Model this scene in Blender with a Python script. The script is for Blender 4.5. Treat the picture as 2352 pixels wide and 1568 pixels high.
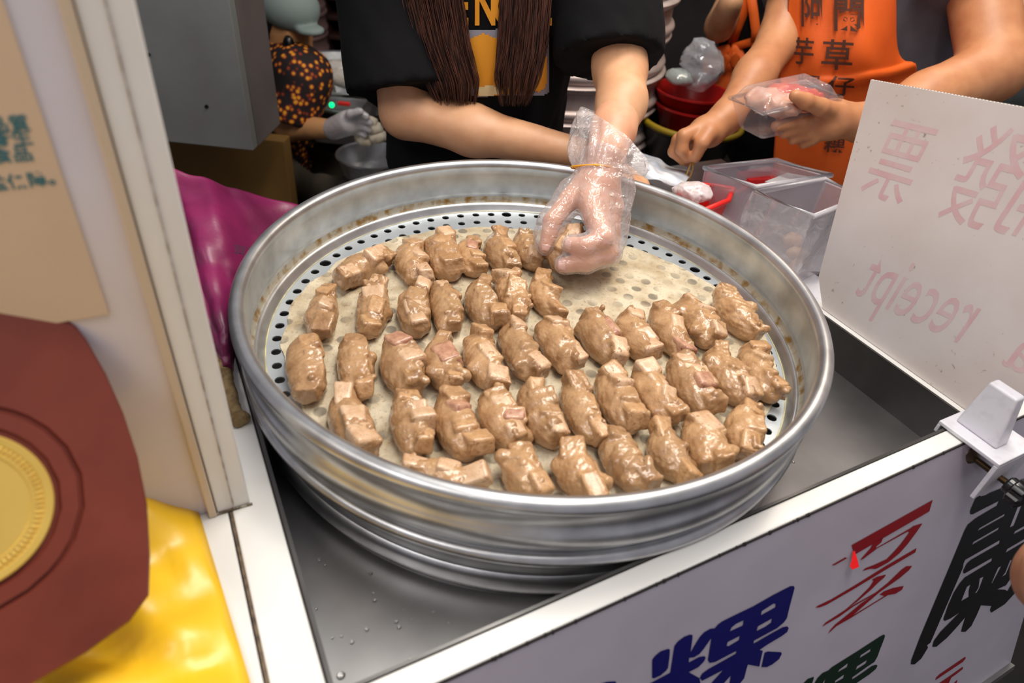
import bpy, bmesh, math, random
import numpy as np
from mathutils import Vector, Matrix, Euler
from math import sin, cos, pi, radians, atan2, hypot

for _o in list(bpy.data.objects):
    bpy.data.objects.remove(_o)
SC = bpy.context.scene
COL = SC.collection
rng = np.random.default_rng(7)
random.seed(7)

# ------------------------------------------------------------------ camera
W, H = 2352, 1568
F = 1520.96                      # focal length in pixels of the 2352 px wide frame
TH, RO, YAW = .65871138, .1044522, .53262565
Z0 = 0.95                        # height of the steamer rim above the floor
CX, CY = .01775, .6110           # steamer axis
rt = np.array([1., 0, 0]); fw = np.array([0, cos(TH), -sin(TH)]); upv = np.cross(rt, fw)
CR = rt*cos(RO)+upv*sin(RO); CU = -rt*sin(RO)+upv*cos(RO)
CAM = np.array([0, 0, Z0+.37748])
cd = bpy.data.cameras.new('camera'); co = bpy.data.objects.new('camera', cd); COL.objects.link(co)
m4 = Matrix.Identity(4)
for i in range(3):
    m4[i][0], m4[i][1], m4[i][2], m4[i][3] = CR[i], CU[i], -fw[i], CAM[i]
co.matrix_world = m4
cd.sensor_width = 36; cd.lens = F/W*36; cd.clip_start = .02; cd.clip_end = 50
cd.dof.use_dof = True; cd.dof.focus_distance = .83; cd.dof.aperture_fstop = 5.0
SC.camera = co
SC.cycles.transparent_max_bounces = 24

# ------------------------------------------------------------------ world, lamps, exposure
SC.view_settings.view_transform = 'Standard'; SC.view_settings.look = 'None'
SC.view_settings.gamma = 1.0; SC.view_settings.use_curve_mapping = False
SC.view_settings.exposure = 0.12
wd = bpy.data.worlds.new('market_air'); SC.world = wd; wd.use_nodes = True
wd.node_tree.nodes['Background'].inputs[0].default_value = (.80, .78, .86, 1)
wd.node_tree.nodes['Background'].inputs[1].default_value = .38
def area(name, loc, target, sx, sy, power, col):
    l = bpy.data.lights.new(name, 'AREA'); l.shape = 'RECTANGLE'; l.size = sx; l.size_y = sy
    l.energy = power; l.color = col
    o = bpy.data.objects.new(name, l); COL.objects.link(o); o.location = loc
    o.rotation_euler = (Vector(target)-Vector(loc)).to_track_quat('-Z', 'Y').to_euler()
    return o
area('stall_lamp', (.15, .62, 2.35), (.05, .62, .9), 1.3, .22, 17, (1, .965, .90))
area('stall_lamp', (.55, 1.02, 2.45), (.3, .95, .9), .5, .3, 10, (1, .93, .82))
area('aisle_fill', (-.9, -.5, 2.6), (-.1, .4, .9), 1.2, .5, 11, (1, .96, .93))  # unseen fill light added on the camera side
area('kitchen_lamp', (1.0, 2.0, 2.5), (.8, 1.6, .8), .8, .4, 11, (1, .86, .68))

# ------------------------------------------------------------------ helpers
def ray(x, y): return (x-W/2)/F*CR-(y-H/2)/F*CU+fw
def atz(x, y, z):                # pixel -> point on the horizontal plane z (relative to the rim)
    d = ray(x, y); return CAM+d*((z+Z0-CAM[2])/d[2])
def aty(x, y, yy): d = ray(x, y); return CAM+d*(yy/d[1])
def att(x, y, t): return CAM+ray(x, y)*t
def atpl(x, y, p, n): d = ray(x, y); return CAM+d*(((np.array(p)-CAM)@n)/(d@n))
XA = np.array([cos(YAW), sin(YAW), 0]); YA = np.array([-sin(YAW), cos(YAW), 0]); ZA = np.array([0, 0, 1.])
def L(lx, ly, z): return np.array([CX, CY, Z0+z])+lx*XA+ly*YA      # counter frame -> world
def lin(c):
    c = c/255.
    return c/12.92 if c <= .04045 else ((c+.055)/1.055)**2.4
def rgb(r, g, b, a=1): return (lin(r), lin(g), lin(b), a)

MATS = {}
def M(name, col, rough=.5, metal=0., col2=None, vscale=30., vlo=.4, vhi=.65, bump=0., bscale=80., spec=.5,
      coat=0., sss=0., trans=0., stretch=None, bdist=.002, detail=4.):
    if name in MATS: return MATS[name]
    m = bpy.data.materials.new(name); m.use_nodes = True; nt = m.node_tree; b = nt.nodes['Principled BSDF']
    b.inputs['Base Color'].default_value = rgb(*col); b.inputs['Roughness'].default_value = rough
    b.inputs['Metallic'].default_value = metal; b.inputs['Specular IOR Level'].default_value = spec
    b.inputs['Coat Weight'].default_value = coat; b.inputs['Coat Roughness'].default_value = .12
    if sss: b.inputs['Subsurface Weight'].default_value = sss; b.inputs['Subsurface Radius'].default_value = (.01, .004, .002); b.inputs['Subsurface Scale'].default_value = .5
    if trans: b.inputs['Transmission Weight'].default_value = trans
    tc = nt.nodes.new('ShaderNodeTexCoord'); mp = nt.nodes.new('ShaderNodeMapping')
    nt.links.new(tc.outputs['Object'], mp.inputs[0])
    if stretch: mp.inputs['Scale'].default_value = stretch
    if col2:
        n = nt.nodes.new('ShaderNodeTexNoise'); n.inputs['Scale'].default_value = vscale; n.inputs['Detail'].default_value = detail
        nt.links.new(mp.outputs[0], n.inputs['Vector'])
        r = nt.nodes.new('ShaderNodeMapRange'); r.inputs[1].default_value = vlo; r.inputs[2].default_value = vhi
        nt.links.new(n.outputs[0], r.inputs[0])
        mx = nt.nodes.new('ShaderNodeMix'); mx.data_type = 'RGBA'
        mx.inputs[6].default_value = rgb(*col); mx.inputs[7].default_value = rgb(*col2)
        nt.links.new(r.outputs[0], mx.inputs[0]); nt.links.new(mx.outputs[2], b.inputs['Base Color'])
        m['mix'] = mx.name
    if bump:
        n = nt.nodes.new('ShaderNodeTexNoise'); n.inputs['Scale'].default_value = bscale; n.inputs['Detail'].default_value = 3
        nt.links.new(mp.outputs[0], n.inputs['Vector'])
        bp = nt.nodes.new('ShaderNodeBump'); bp.inputs['Strength'].default_value = bump; bp.inputs['Distance'].default_value = bdist
        nt.links.new(n.outputs[0], bp.inputs['Height']); nt.links.new(bp.outputs[0], b.inputs['Normal'])
    MATS[name] = m
    return m
def film(name, col, clear=.7, rough=.12, bump=.4, bscale=40., body=.5, bdist=.004):
    """thin clear plastic: see-through, with a milky body and sharp reflections"""
    if name in MATS: return MATS[name]
    m = bpy.data.materials.new(name); m.use_nodes = True; nt = m.node_tree; nt.nodes.clear()
    out = nt.nodes.new('ShaderNodeOutputMaterial')
    tr = nt.nodes.new('ShaderNodeBsdfTransparent'); tr.inputs[0].default_value = (.97, .97, .97, 1)
    pr = nt.nodes.new('ShaderNodeBsdfPrincipled'); pr.inputs['Base Color'].default_value = rgb(*col); pr.inputs['Roughness'].default_value = rough
    pr.inputs['Specular IOR Level'].default_value = .6
    lw = nt.nodes.new('ShaderNodeLayerWeight'); lw.inputs[0].default_value = .35
    mr = nt.nodes.new('ShaderNodeMapRange'); mr.inputs[3].default_value = 1-clear; mr.inputs[4].default_value = min(1, 1-clear+body)
    nt.links.new(lw.outputs['Facing'], mr.inputs[0])
    mx = nt.nodes.new('ShaderNodeMixShader'); nt.links.new(mr.outputs[0], mx.inputs[0])
    nt.links.new(tr.outputs[0], mx.inputs[1]); nt.links.new(pr.outputs[0], mx.inputs[2])
    gl = nt.nodes.new('ShaderNodeBsdfGlossy'); gl.inputs['Roughness'].default_value = rough*.8
    fr = nt.nodes.new('ShaderNodeLayerWeight'); fr.inputs[0].default_value = .25
    pw = nt.nodes.new('ShaderNodeMapRange'); pw.inputs[3].default_value = .05; pw.inputs[4].default_value = .30
    nt.links.new(fr.outputs['Facing'], pw.inputs[0])
    mx2 = nt.nodes.new('ShaderNodeMixShader'); nt.links.new(pw.outputs[0], mx2.inputs[0])
    nt.links.new(mx.outputs[0], mx2.inputs[1]); nt.links.new(gl.outputs[0], mx2.inputs[2])
    nt.links.new(mx2.outputs[0], out.inputs[0])
    if bump:
        tc = nt.nodes.new('ShaderNodeTexCoord'); n = nt.nodes.new('ShaderNodeTexNoise'); n.inputs['Scale'].default_value = bscale
        n.inputs['Detail'].default_value = 2; n.inputs['Distortion'].default_value = 1.2
        nt.links.new(tc.outputs['Object'], n.inputs['Vector'])
        bp = nt.nodes.new('ShaderNodeBump'); bp.inputs['Strength'].default_value = bump; bp.inputs['Distance'].default_value = bdist
        nt.links.new(n.outputs[0], bp.inputs['Height'])
        for nd in (pr, gl, fr): nt.links.new(bp.outputs[0], nd.inputs['Normal'])
    MATS[name] = m
    return m

ORG = {}
def link(o, parent=None):
    COL.objects.link(o)
    if parent: o.parent = parent
    return o
def thing(name, label, cat, loc=(0, 0, 0), group=None, kind=None):
    o = bpy.data.objects.new(name, None); COL.objects.link(o); o.empty_display_size = .02
    o.location = tuple(loc); ORG[o] = np.array(loc, float)
    tag(o, label, cat, group, kind)
    return o
def tag(o, label=None, cat=None, group=None, kind=None):
    if label: o['label'] = label
    if cat: o['category'] = cat
    if group: o['group'] = group
    if kind: o['kind'] = kind
    return o
def mo(name, v, f, mat, parent=None, smooth=True, local=False, origin=None, sharp=None):
    """mesh object; v in world space unless local"""
    v = np.asarray(v, float).reshape(-1, 3)
    org = np.zeros(3)
    if not local:
        a = parent; org = ORG[parent].copy() if parent in ORG else np.zeros(3)
    me = bpy.data.meshes.new(name)
    off = np.zeros(3)
    if parent is None and not local:
        off = np.array(origin) if origin is not None else np.array([*(v[:, :2].mean(0)), v[:, 2].min()])
    me.from_pydata((v-org-off).tolist(), [], [tuple(int(i) for i in q) for q in f]); me.validate(); me.update()
    if smooth: me.polygons.foreach_set('use_smooth', [True]*len(me.polygons))
    for mm in (mat if isinstance(mat, (list, tuple)) else [mat]): me.materials.append(mm)
    o = bpy.data.objects.new(name, me); link(o, parent)
    if parent is None and not local: o.location = tuple(off)
    ORG[o] = org+off
    if smooth and sharp:
        try: me.set_sharp_from_angle(angle=radians(sharp))
        except Exception: pass
    return o
class MB:
    def __init__(s): s.v = []; s.f = []
    def add(s, v, f):
        n = len(s.v); s.v += [tuple(map(float, p)) for p in v]; s.f += [tuple(int(i)+n for i in q) for q in f]; return s
    def box(s, lo, hi, fr=None):
        c = [(x, y, z) for z in (lo[2], hi[2]) for y in (lo[1], hi[1]) for x in (lo[0], hi[0])]
        if fr: c = [fr(*p) for p in c]
        return s.add(c, [(0, 2, 3, 1), (4, 5, 7, 6), (0, 1, 5, 4), (2, 6, 7, 3), (0, 4, 6, 2), (1, 3, 7, 5)])
    def tube(s, pts, r, n=8, closed=False, cap=True):
        pts = [np.array(p, float) for p in pts]; m = len(pts); vs = []
        rs = r if isinstance(r, (list, tuple)) else [r]*m
        prev = None
        for i, p in enumerate(pts):
            a = pts[(i-1) % m] if closed or i > 0 else p; b = pts[(i+1) % m] if closed or i < m-1 else p
            t = b-a; t = t/(np.linalg.norm(t)+1e-12)
            if prev is None:
                q = np.array([0, 0, 1.]) if abs(t[2]) < .9 else np.array([1., 0, 0])
                u = np.cross(t, q)
            else: u = prev-t*(prev@t)
            u /= np.linalg.norm(u)+1e-12; prev = u; w = np.cross(t, u)
            vs += [p+rs[i]*(cos(2*pi*k/n)*u+sin(2*pi*k/n)*w) for k in range(n)]
        fs = []
        for i in range(m if closed else m-1):
            j = (i+1) % m
            fs += [(i*n+k, i*n+(k+1) % n, j*n+(k+1) % n, j*n+k) for k in range(n)]
        if cap and not closed: fs += [tuple(range(n))[::-1], tuple((m-1)*n+k for k in range(n))]
        return s.add(vs, fs)
    def lathe(s, prof, c, n=96, closed=False, ax=None):
        vs = []
        for k in range(n):
            a = 2*pi*k/n
            for r, z in prof: vs.append((c[0]+r*cos(a), c[1]+r*sin(a), c[2]+z))
        m = len(prof); fs = []
        for k in range(n):
            j = (k+1) % n
            for i in range(m if closed else m-1):
                i2 = (i+1) % m
                fs.append((k*m+i, j*m+i, j*m+i2, k*m+i2))
        return s.add(vs, fs)
    def grid(s, P):
        a, b = P.shape[:2]
        return s.add(P.reshape(-1, 3), [(i*b+j, i*b+j+1, (i+1)*b+j+1, (i+1)*b+j) for i in range(a-1) for j in range(b-1)])
    def o(s, name, mat, parent=None, smooth=False, sharp=None, **k): return mo(name, s.v, s.f, mat, parent, smooth, sharp=sharp, **k)
def bevel(o, w=.002, seg=2, ang=35):
    m = o.modifiers.new('bevel', 'BEVEL'); m.width = w; m.segments = seg; m.limit_method = 'ANGLE'; m.angle_limit = radians(ang)
    return o
def solid(o, t, off=-1.):
    m = o.modifiers.new('solid', 'SOLIDIFY'); m.thickness = t; m.offset = off; return o
def subd(o, n=1):
    m = o.modifiers.new('sub', 'SUBSURF'); m.levels = n; m.render_levels = n; return o
def fill2d(polys, place, body=None, offset=0.):
    """flat letters: 2-D outlines (holes by even-odd) mapped by place(x,y) to world -> verts, faces"""
    c = bpy.data.curves.new('tmp', 'CURVE'); c.dimensions = '2D'; c.fill_mode = 'BOTH'
    for p in polys:
        sp = c.splines.new('POLY'); sp.points.add(len(p)-1); sp.use_cyclic_u = True
        for q, pt in zip(sp.points, p): q.co = (pt[0], pt[1], 0, 1)
    return _curve2mesh(c, place)
def text2d(body, place, offset=0., shear=0., fine=0.):
    c = bpy.data.curves.new('tmp', 'FONT'); c.body = body; c.size = 1.; c.offset = offset; c.shear = shear; c.resolution_u = 3
    return _curve2mesh(c, place, fine)
def _curve2mesh(c, place, fine=0.):
    o = bpy.data.objects.new('tmp', c); COL.objects.link(o)
    me = o.to_mesh(); bm = bmesh.new(); bm.from_mesh(me); bmesh.ops.triangulate(bm, faces=bm.faces[:])
    for _ in range(4 if fine else 0):
        es = [e for e in bm.edges if e.calc_length() > fine]
        if not es: break
        bmesh.ops.subdivide_edges(bm, edges=es, cuts=1); bmesh.ops.triangulate(bm, faces=bm.faces[:])
    bm.verts.index_update(); v = [place(p.co.x, p.co.y) for p in bm.verts]; f = [tuple(q.index for q in p.verts) for p in bm.faces]; bm.free()
    o.to_mesh_clear(); bpy.data.objects.remove(o); bpy.data.curves.remove(c)
    return v, f

# ------------------------------------------------------------------ implicit modelling
def norm(a): return np.sqrt((a*a).sum(-1))
def smin(a, b, k):
    h = np.clip(.5+.5*(b-a)/k, 0, 1); return b*(1-h)+a*h-k*h*(1-h)
def cap(p, a, b, ra, rb):
    a = np.asarray(a, float); b = np.asarray(b, float); pa = p-a; ba = b-a
    t = np.clip((pa@ba)/(ba@ba+1e-12), 0, 1); return norm(pa-t[:, None]*ba)-(ra+(rb-ra)*t)
def ell(p, c, r, Rm=None):
    q = p-np.asarray(c)
    if Rm is not None: q = q@Rm
    r = np.asarray(r); k = norm(q/r); k2 = norm(q/(r*r)); return k*(k-1)/(k2+1e-9)
def rbox(p, c, b, r, Rm=None):
    q = p-np.asarray(c)
    if Rm is not None: q = q@Rm
    d = np.abs(q)-(np.asarray(b)-r); return norm(np.maximum(d, 0))+np.minimum(d.max(-1), 0)-r
def chain(p, pts, rad, k=.01):
    d = None
    for i in range(len(pts)-1):
        e = cap(p, pts[i], pts[i+1], rad[i], rad[i+1]); d = e if d is None else smin(d, e, k)
    return d
def surfnet(f, lo, hi, h):
    lo = np.array(lo, float); hi = np.array(hi, float); n = np.ceil((hi-lo)/h).astype(int)+1
    ax = [lo[i]+h*np.arange(n[i]) for i in range(3)]
    P = np.stack(np.meshgrid(*ax, indexing='ij'), -1).reshape(-1, 3)
    v = np.concatenate([f(P[i:i+200000]) for i in range(0, len(P), 200000)]).reshape(n)
    s = v < 0
    cn = n-1; acc = np.zeros((*cn, 3)); cnt = np.zeros(cn)
    cr = lambda A, o: A[o[0]:o[0]+cn[0], o[1]:o[1]+cn[1], o[2]:o[2]+cn[2]]
    for axx in range(3):
        for u in (0, 1):
            for w in (0, 1):
                o = [0, 0, 0]; oth = [i for i in range(3) if i != axx]; o[oth[0]] = u; o[oth[1]] = w
                o2 = list(o); o2[axx] = 1
                a, b = cr(v, o), cr(v, o2); x = (a < 0) != (b < 0)
                t = np.where(x, a/(a-b+1e-20), 0)
                pt = [np.where(x, o[i], 0.) for i in range(3)]; pt[axx] = np.where(x, t, 0)
                for i in range(3): acc[..., i] += pt[i]
                cnt += x
    act = cnt > 0; idx = -np.ones(cn, int); idx[act] = np.arange(act.sum())
    ijk = np.argwhere(act); V = lo+h*(ijk+acc[act]/cnt[act][:, None])
    Fc = []
    for axx in range(3):
        a1, a2 = [(1, 2), (2, 0), (0, 1)][axx]
        sl = [slice(1, n[i]-1) for i in range(3)]; sl[axx] = slice(0, n[axx]-1); sl2 = list(sl); sl2[axx] = slice(1, n[axx])
        x = s[tuple(sl)] != s[tuple(sl2)]; ins = s[tuple(sl)][x]
        e = np.argwhere(x)+np.array([sl[i].start for i in range(3)])
        def g(d1, d2):
            q = e.copy(); q[:, a1] -= d1; q[:, a2] -= d2; return idx[q[:, 0], q[:, 1], q[:, 2]]
        q = np.stack([g(1, 1), g(0, 1), g(0, 0), g(1, 0)], 1)
        q[~ins] = q[~ins][:, ::-1]; Fc.append(q)
    Fc = np.concatenate(Fc); return V, Fc[(Fc >= 0).all(1)]
def relax(V, Fc, it=2, lam=.5):
    e = np.concatenate([Fc[:, [0, 1]], Fc[:, [1, 2]], Fc[:, [2, 3]], Fc[:, [3, 0]]])
    for _ in range(it):
        s = np.zeros_like(V); c = np.zeros(len(V))
        for i, j in ((0, 1), (1, 0)):
            np.add.at(s, e[:, i], V[e[:, j]]); np.add.at(c, e[:, i], 1)
        V = V+lam*(s/np.maximum(c, 1)[:, None]-V)
    return V
def wav(p, sc, seed):
    r = np.random.default_rng(seed); o = 0
    for i in range(5):
        k = r.normal(size=3)*sc*(1+.5*i); o = o+np.sin(p@k+r.uniform(0, 6.3))/(1+.5*i)
    return o/3

# ------------------------------------------------------------------ materials
ALU = M('aluminium', (206, 207, 208), .36, .92, (172, 172, 172), 26, .35, .7, bump=.10, bscale=260, bdist=.0006)
ALU2 = M('aluminium_plate', (200, 206, 210), .42, .55, (178, 186, 190), 18, .3, .7)
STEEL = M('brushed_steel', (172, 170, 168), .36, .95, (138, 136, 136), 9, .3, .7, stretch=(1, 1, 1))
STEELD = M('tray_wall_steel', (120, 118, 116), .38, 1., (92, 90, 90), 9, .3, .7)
WHITE = M('white_enamel', (236, 235, 230), .28, 0, (226, 222, 216), 7, .35, .75, coat=.2)
WHITEP = M('white_plastic', (222, 220, 224), .38, 0, (200, 198, 202), 60, .5, .8)
PANEL = M('panel_plastic', (190, 182, 192), .30, 0, (176, 168, 178), 4, .3, .7, bump=.15, bscale=5, bdist=.02)
DARK = M('dark_seam', (40, 34, 30), .8)
FLOORM = M('wet_dark_floor', (42, 38, 36), .35, 0, (26, 24, 24), 5)
WALLM = M('dark_back_wall', (46, 40, 38), .7, 0, (30, 26, 26), 3)

# ------------------------------------------------------------------ the setting
tag(MB().box((-3.2, -1.6, -.05), (3.4, 4.2, 0)).o('floor', FLOORM), 'dark wet floor under the stalls', 'floor', kind='structure')
tag(MB().box((-3.2, 4.2, 0), (3.4, 4.3, 2.9)).o('wall_back', WALLM), 'dark wall at the back of the kitchen', 'wall', kind='structure')
tag(MB().box((-3.3, .9, 0), (-3.2, 4.2, 2.9)).o('wall_left', WALLM), 'dark side wall left of the kitchen', 'wall', kind='structure')
tag(MB().box((3.4, .9, 0), (3.5, 4.2, 2.9)).o('wall_right', WALLM), 'dark side wall right of the kitchen', 'wall', kind='structure')

# ------------------------------------------------------------------ the counter with its sunk steel tray
ZB, ZF = -.083, -.138
LI, LJ, RI, FI, FO, BK = -.308, -.343, .376, -.303, -.322, .36
RE = .60
counter = thing('food_counter', 'white food counter with a sunk steel tray and lettered front panel', 'counter', L(0, 0, -Z0))
tr = MB()
tr.box((LI+.004, FI+.003, ZF-.004), (RI, BK, ZF), L)
tr.o('tray_floor', STEEL, counter)
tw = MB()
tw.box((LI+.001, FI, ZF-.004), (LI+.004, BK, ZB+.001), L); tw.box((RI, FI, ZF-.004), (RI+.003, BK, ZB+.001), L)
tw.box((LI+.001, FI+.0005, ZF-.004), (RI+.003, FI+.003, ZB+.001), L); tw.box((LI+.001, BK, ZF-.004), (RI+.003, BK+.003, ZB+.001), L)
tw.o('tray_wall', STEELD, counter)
bevel(MB().box((LJ+.001, FO, ZB-.055), (RE, FI, ZB), L).o('front_rail', WHITE, counter), .0015)
bevel(MB().box((LJ+.001, FI, ZB-.055), (LI, BK+.02, ZB-.0004), L).o('side_rail', WHITE, counter), .0015)
bevel(MB().box((RI+.003, FI, ZB-.055), (RI+.024, BK+.02, ZB-.0004), L).o('side_rail', WHITE, counter), .0015)
bevel(MB().box((LI, BK+.003, ZB-.055), (RI+.003, BK+.02, ZB-.0008), L).o('back_rail', WHITE, counter), .0015)
MB().box((LJ-.0012, FO-.2, ZB-.003), (LJ+.0012, BK, ZB-.0010), L).o('seam', M('brown_seam', (112, 94, 74), .8, 0, (70, 56, 42), 150), counter)
MB().box((LI-.0006, FI+.002, ZB-.003), (LI+.0012, BK, ZB+.0004), L).o('seam', DARK, counter)
MB().box((LJ+.02, FI+.02, -Z0+.02), (RE-.05, BK-.02, ZF-.006), L).o('cabinet_body', WHITEP, counter)
AL = radians(18); DP = -ZA*cos(AL)-YA*sin(AL); PB = L(0, FO-.0008, ZB-.0016); NP = np.cross(XA, DP)
if NP@(CAM-PB) < 0: NP = -NP
def PN(u, s, o=0.): return PB+u*XA+s*DP+o*NP
RP = .585
pan = MB().box((LJ, 0, -.004), (RP, .438, 0), lambda u, s, o: PN(u, s, o)).o('front_panel', PANEL, counter)
MB().box((LJ, -.0006, -.0035), (RP, .0012, .0006), lambda u, s, o: PN(u, s, o)).o('dark_edge', DARK, pan)
MB().box((LJ, .438, -.004), (RP, .446, .006), lambda u, s, o: PN(u, s, o)).o('bottom_trim', STEEL, pan)
for i in range(26):      # chipped edge
    u = rng.uniform(-.3, .36); w = rng.uniform(.0008, .003)
    MB().box((u, -.0012, -.002), (u+w, rng.uniform(.0012, .0022), .0008), lambda a, s, o: PN(a, s, o)).o('paint_chip', DARK, pan)
def pxpanel(x, y):
    d = atpl(x, y, PB, NP)-PB; return (d@XA*100, d@DP*100)
def letter(polys, ox, oy, sc, mat, label, o=.0006):
    P = [[pxpanel(ox+a/sc, oy+b/sc) for a, b in p] for p in polys]
    v, f = fill2d(P, lambda x, y: PN(x/100, y/100, o))
    q = mo('lettering', v, f, mat, pan, smooth=False); q['label'] = label; return q
BLUE = M('blue_vinyl', (8, 6, 92), .35); RED = M('red_vinyl', (140, 4, 18), .35); REDB = M('red_peel', (225, 20, 24), .4)
BLACK = M('black_vinyl', (9, 8, 9), .32); GREEN = M('green_vinyl', (3, 34, 20), .35)
bl = [[(300,1300),(520,1170),(745,1050),(790,760),(830,710),(900,660),(960,638),(988,645),(985,690),(965,830),(1010,750),(1060,670),(1110,615),(1180,575),(1225,572),(1260,530),(1310,495),(1420,440),(1640,335),(1860,210),(2040,118),(2080,115),(2090,135),(2035,340),(2005,465),(1970,510),(1900,570),(1650,705),(1645,738),(1780,660),(1960,560),(2010,550),(2025,570),(2010,610),(1950,655),(1790,750),(1710,805),(1745,815),(1708,985),(1585,962),(1570,1010),(1545,1110),(1480,1190),(1400,1290),(1360,1290),(1385,1170),(1400,1080),(1320,1170),(1230,1260),(1120,1260),(1200,1150),(1320,1020),(1090,1138),(1064,1108),(1090,1060),(1160,1010),(1455,845),(1460,815),(1230,935),(1170,945),(1152,915),(1190,675),(1110,790),(1060,850),(1000,885),(950,890),(945,940),(1060,880),(1115,872),(1130,890),(1110,930),(1050,990),(945,1045),(1060,1108),(1075,1170),(900,1300)],
 [(1725,430),(1735,385),(1860,305),(1885,308),(1880,345)], [(1680,600),(1692,550),(1845,465),(1835,510),(1770,555)], [(1388,605),(1410,560),(1460,520),(1538,485),(1530,540)], [(1355,760),(1365,720),(1498,652),(1485,700),(1375,765)]]
letter(bl, 1380, 1320, 4.704, BLUE, 'large blue character')
letter([[(550,910),(580,870),(640,820),(720,793),(742,800),(740,860),(722,1000),(700,1030),(640,1080),(570,1112),(550,1105)]], 1380, 1320, 4.704, BLUE, 'blue brush dot')
letter([[(1765,835),(1800,822),(1945,830),(1950,850),(1920,905),(1850,960),(1790,990),(1730,990)]], 1380, 1320, 4.704, BLUE, 'blue brush dot')
letter([[(-60,1200),(0,1167),(60,1148),(155,1143),(163,1160),(150,1200)]], 1380, 1320, 4.704, BLUE, 'blue brush dot')
R2 = [(585,718),(610,690),(690,600),(715,555),(815,490),(800,540),(750,580),(745,600),(1090,400),(1120,378),(1210,352),(1150,440),(1060,560),(980,650),(870,740),(760,800),(735,808),(690,805),(608,828),(640,800),(720,770),(850,710),(920,640),(990,560),(1080,440),(1060,435),(760,600),(610,712)]
R3 = [(138,1195),(165,1175),(300,1110),(520,980),(850,775),(1150,600),(1140,640),(850,810),(520,1010),(250,1165),(180,1192)]
R4 = [(205,1385),(240,1345),(440,1215),(560,1110),(680,990),(720,930),(705,915),(760,885),(845,865),(830,890),(760,950),(700,1010),(560,1130),(475,1193),(740,1045),(860,950),(1000,815),(1050,780),(1105,778),(1080,815),(980,900),(780,1040),(640,1160),(505,1278),(832,1078),(780,1065),(830,1030),(910,1000),(1022,978),(1005,1015),(940,1055),(865,1068),(480,1305),(350,1378),(265,1455),(290,1415),(340,1360),(460,1265),(600,1150),(715,1070),(520,1182),(380,1283)]
for q in ([(500,570),(1312,118),(1278,232),(530,665)], [(305,775),(310,765),(440,690),(455,700),(340,765)], R2, R3, R4):
    letter([q], 1840, 1120, 4.356, RED, 'thin red brush stroke')
pv = [atpl(1840+a/4.356, 1120+b/4.356, PB, NP)+NP*k for (a, b), k in zip([(505,625),(530,625),(512,690),(500,735),(440,770),(430,745),(470,700)], (.001, .001, .006, .009, .008, .006, .004))]
mo('peeled_tape', pv, [tuple(range(7))], REDB, pan, smooth=False)
o8 = lambda a, b: (a-146, b+878)
BK1 = [(768,390),(785,340),(830,240),(870,185),(900,205),(960,190),(1000,165),(1180,90),(1422,60),(1560,40),(1560,820),(1422,830),(1380,900),(1375,1000),(1350,1150),(1340,1330),o8(1450,490),o8(1330,620),o8(1170,720),o8(1155,690),o8(1175,640),o8(1045,632),o8(1000,740),o8(930,880),o8(860,950),o8(810,950),o8(820,900),o8(862,770),o8(760,890),o8(640,1020),o8(510,1130),o8(462,1130),o8(480,1060),o8(560,950),o8(800,710),o8(680,790),o8(610,820),o8(595,800),o8(650,640),o8(720,480),o8(790,370),o8(850,300),(1030,980),(1035,940),(700,1130),(688,1120),(690,1090),(730,1010),(780,965),(1120,770),(1130,725),(710,965),(690,1010),o8(830,180),o8(440,1080),o8(400,1110),o8(410,1140),o8(330,1270),o8(250,1340),o8(205,1340),o8(210,1290),o8(320,1000),o8(740,0),(700,620),(740,545),(830,470),(870,445),(1090,315),(1118,255),(800,418),(775,420)]
HL = [[(858,620),(880,585),(1192,408),(1180,440)],[(790,788),(810,750),(1122,570),(1105,605)],[(1245,578),(1350,310),(1390,310),(1295,555)],[(1290,660),(1310,620),(1480,525),(1480,560)],[(1195,880),(1215,835),(1480,680),(1480,715)],[(663,1460),(730,1290),(775,1258),(755,1340),(755,1410)],[(828,1365),(870,1300),(885,1185),(935,1165),(880,1310),(850,1360)],[(1025,1245),(1105,1060),(1150,1035),(1035,1245)],[(1145,1175),(1190,1120),(1250,970),(1275,965),(1200,1140)],[(1090,1320),(1200,1270),(1310,1110),(1300,1200),(1220,1340),(1190,1325)]]
letter([BK1]+HL, 2080, 1100, 5.227, BLACK, 'large black character')
GR = [[(330,960),(410,870),(450,800),(520,730),(600,695),(640,655),(760,580),(1000,430),(1300,235),(1345,213),(1362,220),(1355,260),(1300,400),(1260,510),(1220,580),(1100,660),(920,790),(920,818),(1040,740),(1180,640),(1240,618),(1262,630),(1240,675),(1150,750),(970,870),(860,960),(520,960),(560,800),(470,960)],[(1020,530),(1035,490),(1170,402),(1165,440)],[(965,690),(985,640),(1125,550),(1100,605)],[(725,720),(745,685),(865,595),(850,650)],[(683,865),(690,835),(812,748),(800,800)]]
letter(GR, 1800, 1420, 5.88, GREEN, 'dark green character')
letter([[(200,930),(260,870),(320,810),(400,782),(400,800),(360,930)]], 1800, 1420, 5.88, GREEN, 'dark green brush dot')
for q in ([(500,1530),(510,1500),(550,1460),(860,1250),(862,1270),(830,1310)], [(480,1610),(545,1568),(660,1490),(830,1370),(830,1395),(760,1450),(690,1500),(640,1610)], [(700,1590),(765,1525),(745,1600)]):
    letter([q], 2052, 1268, 5.227, RED, 'small dark red stroke')

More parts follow.
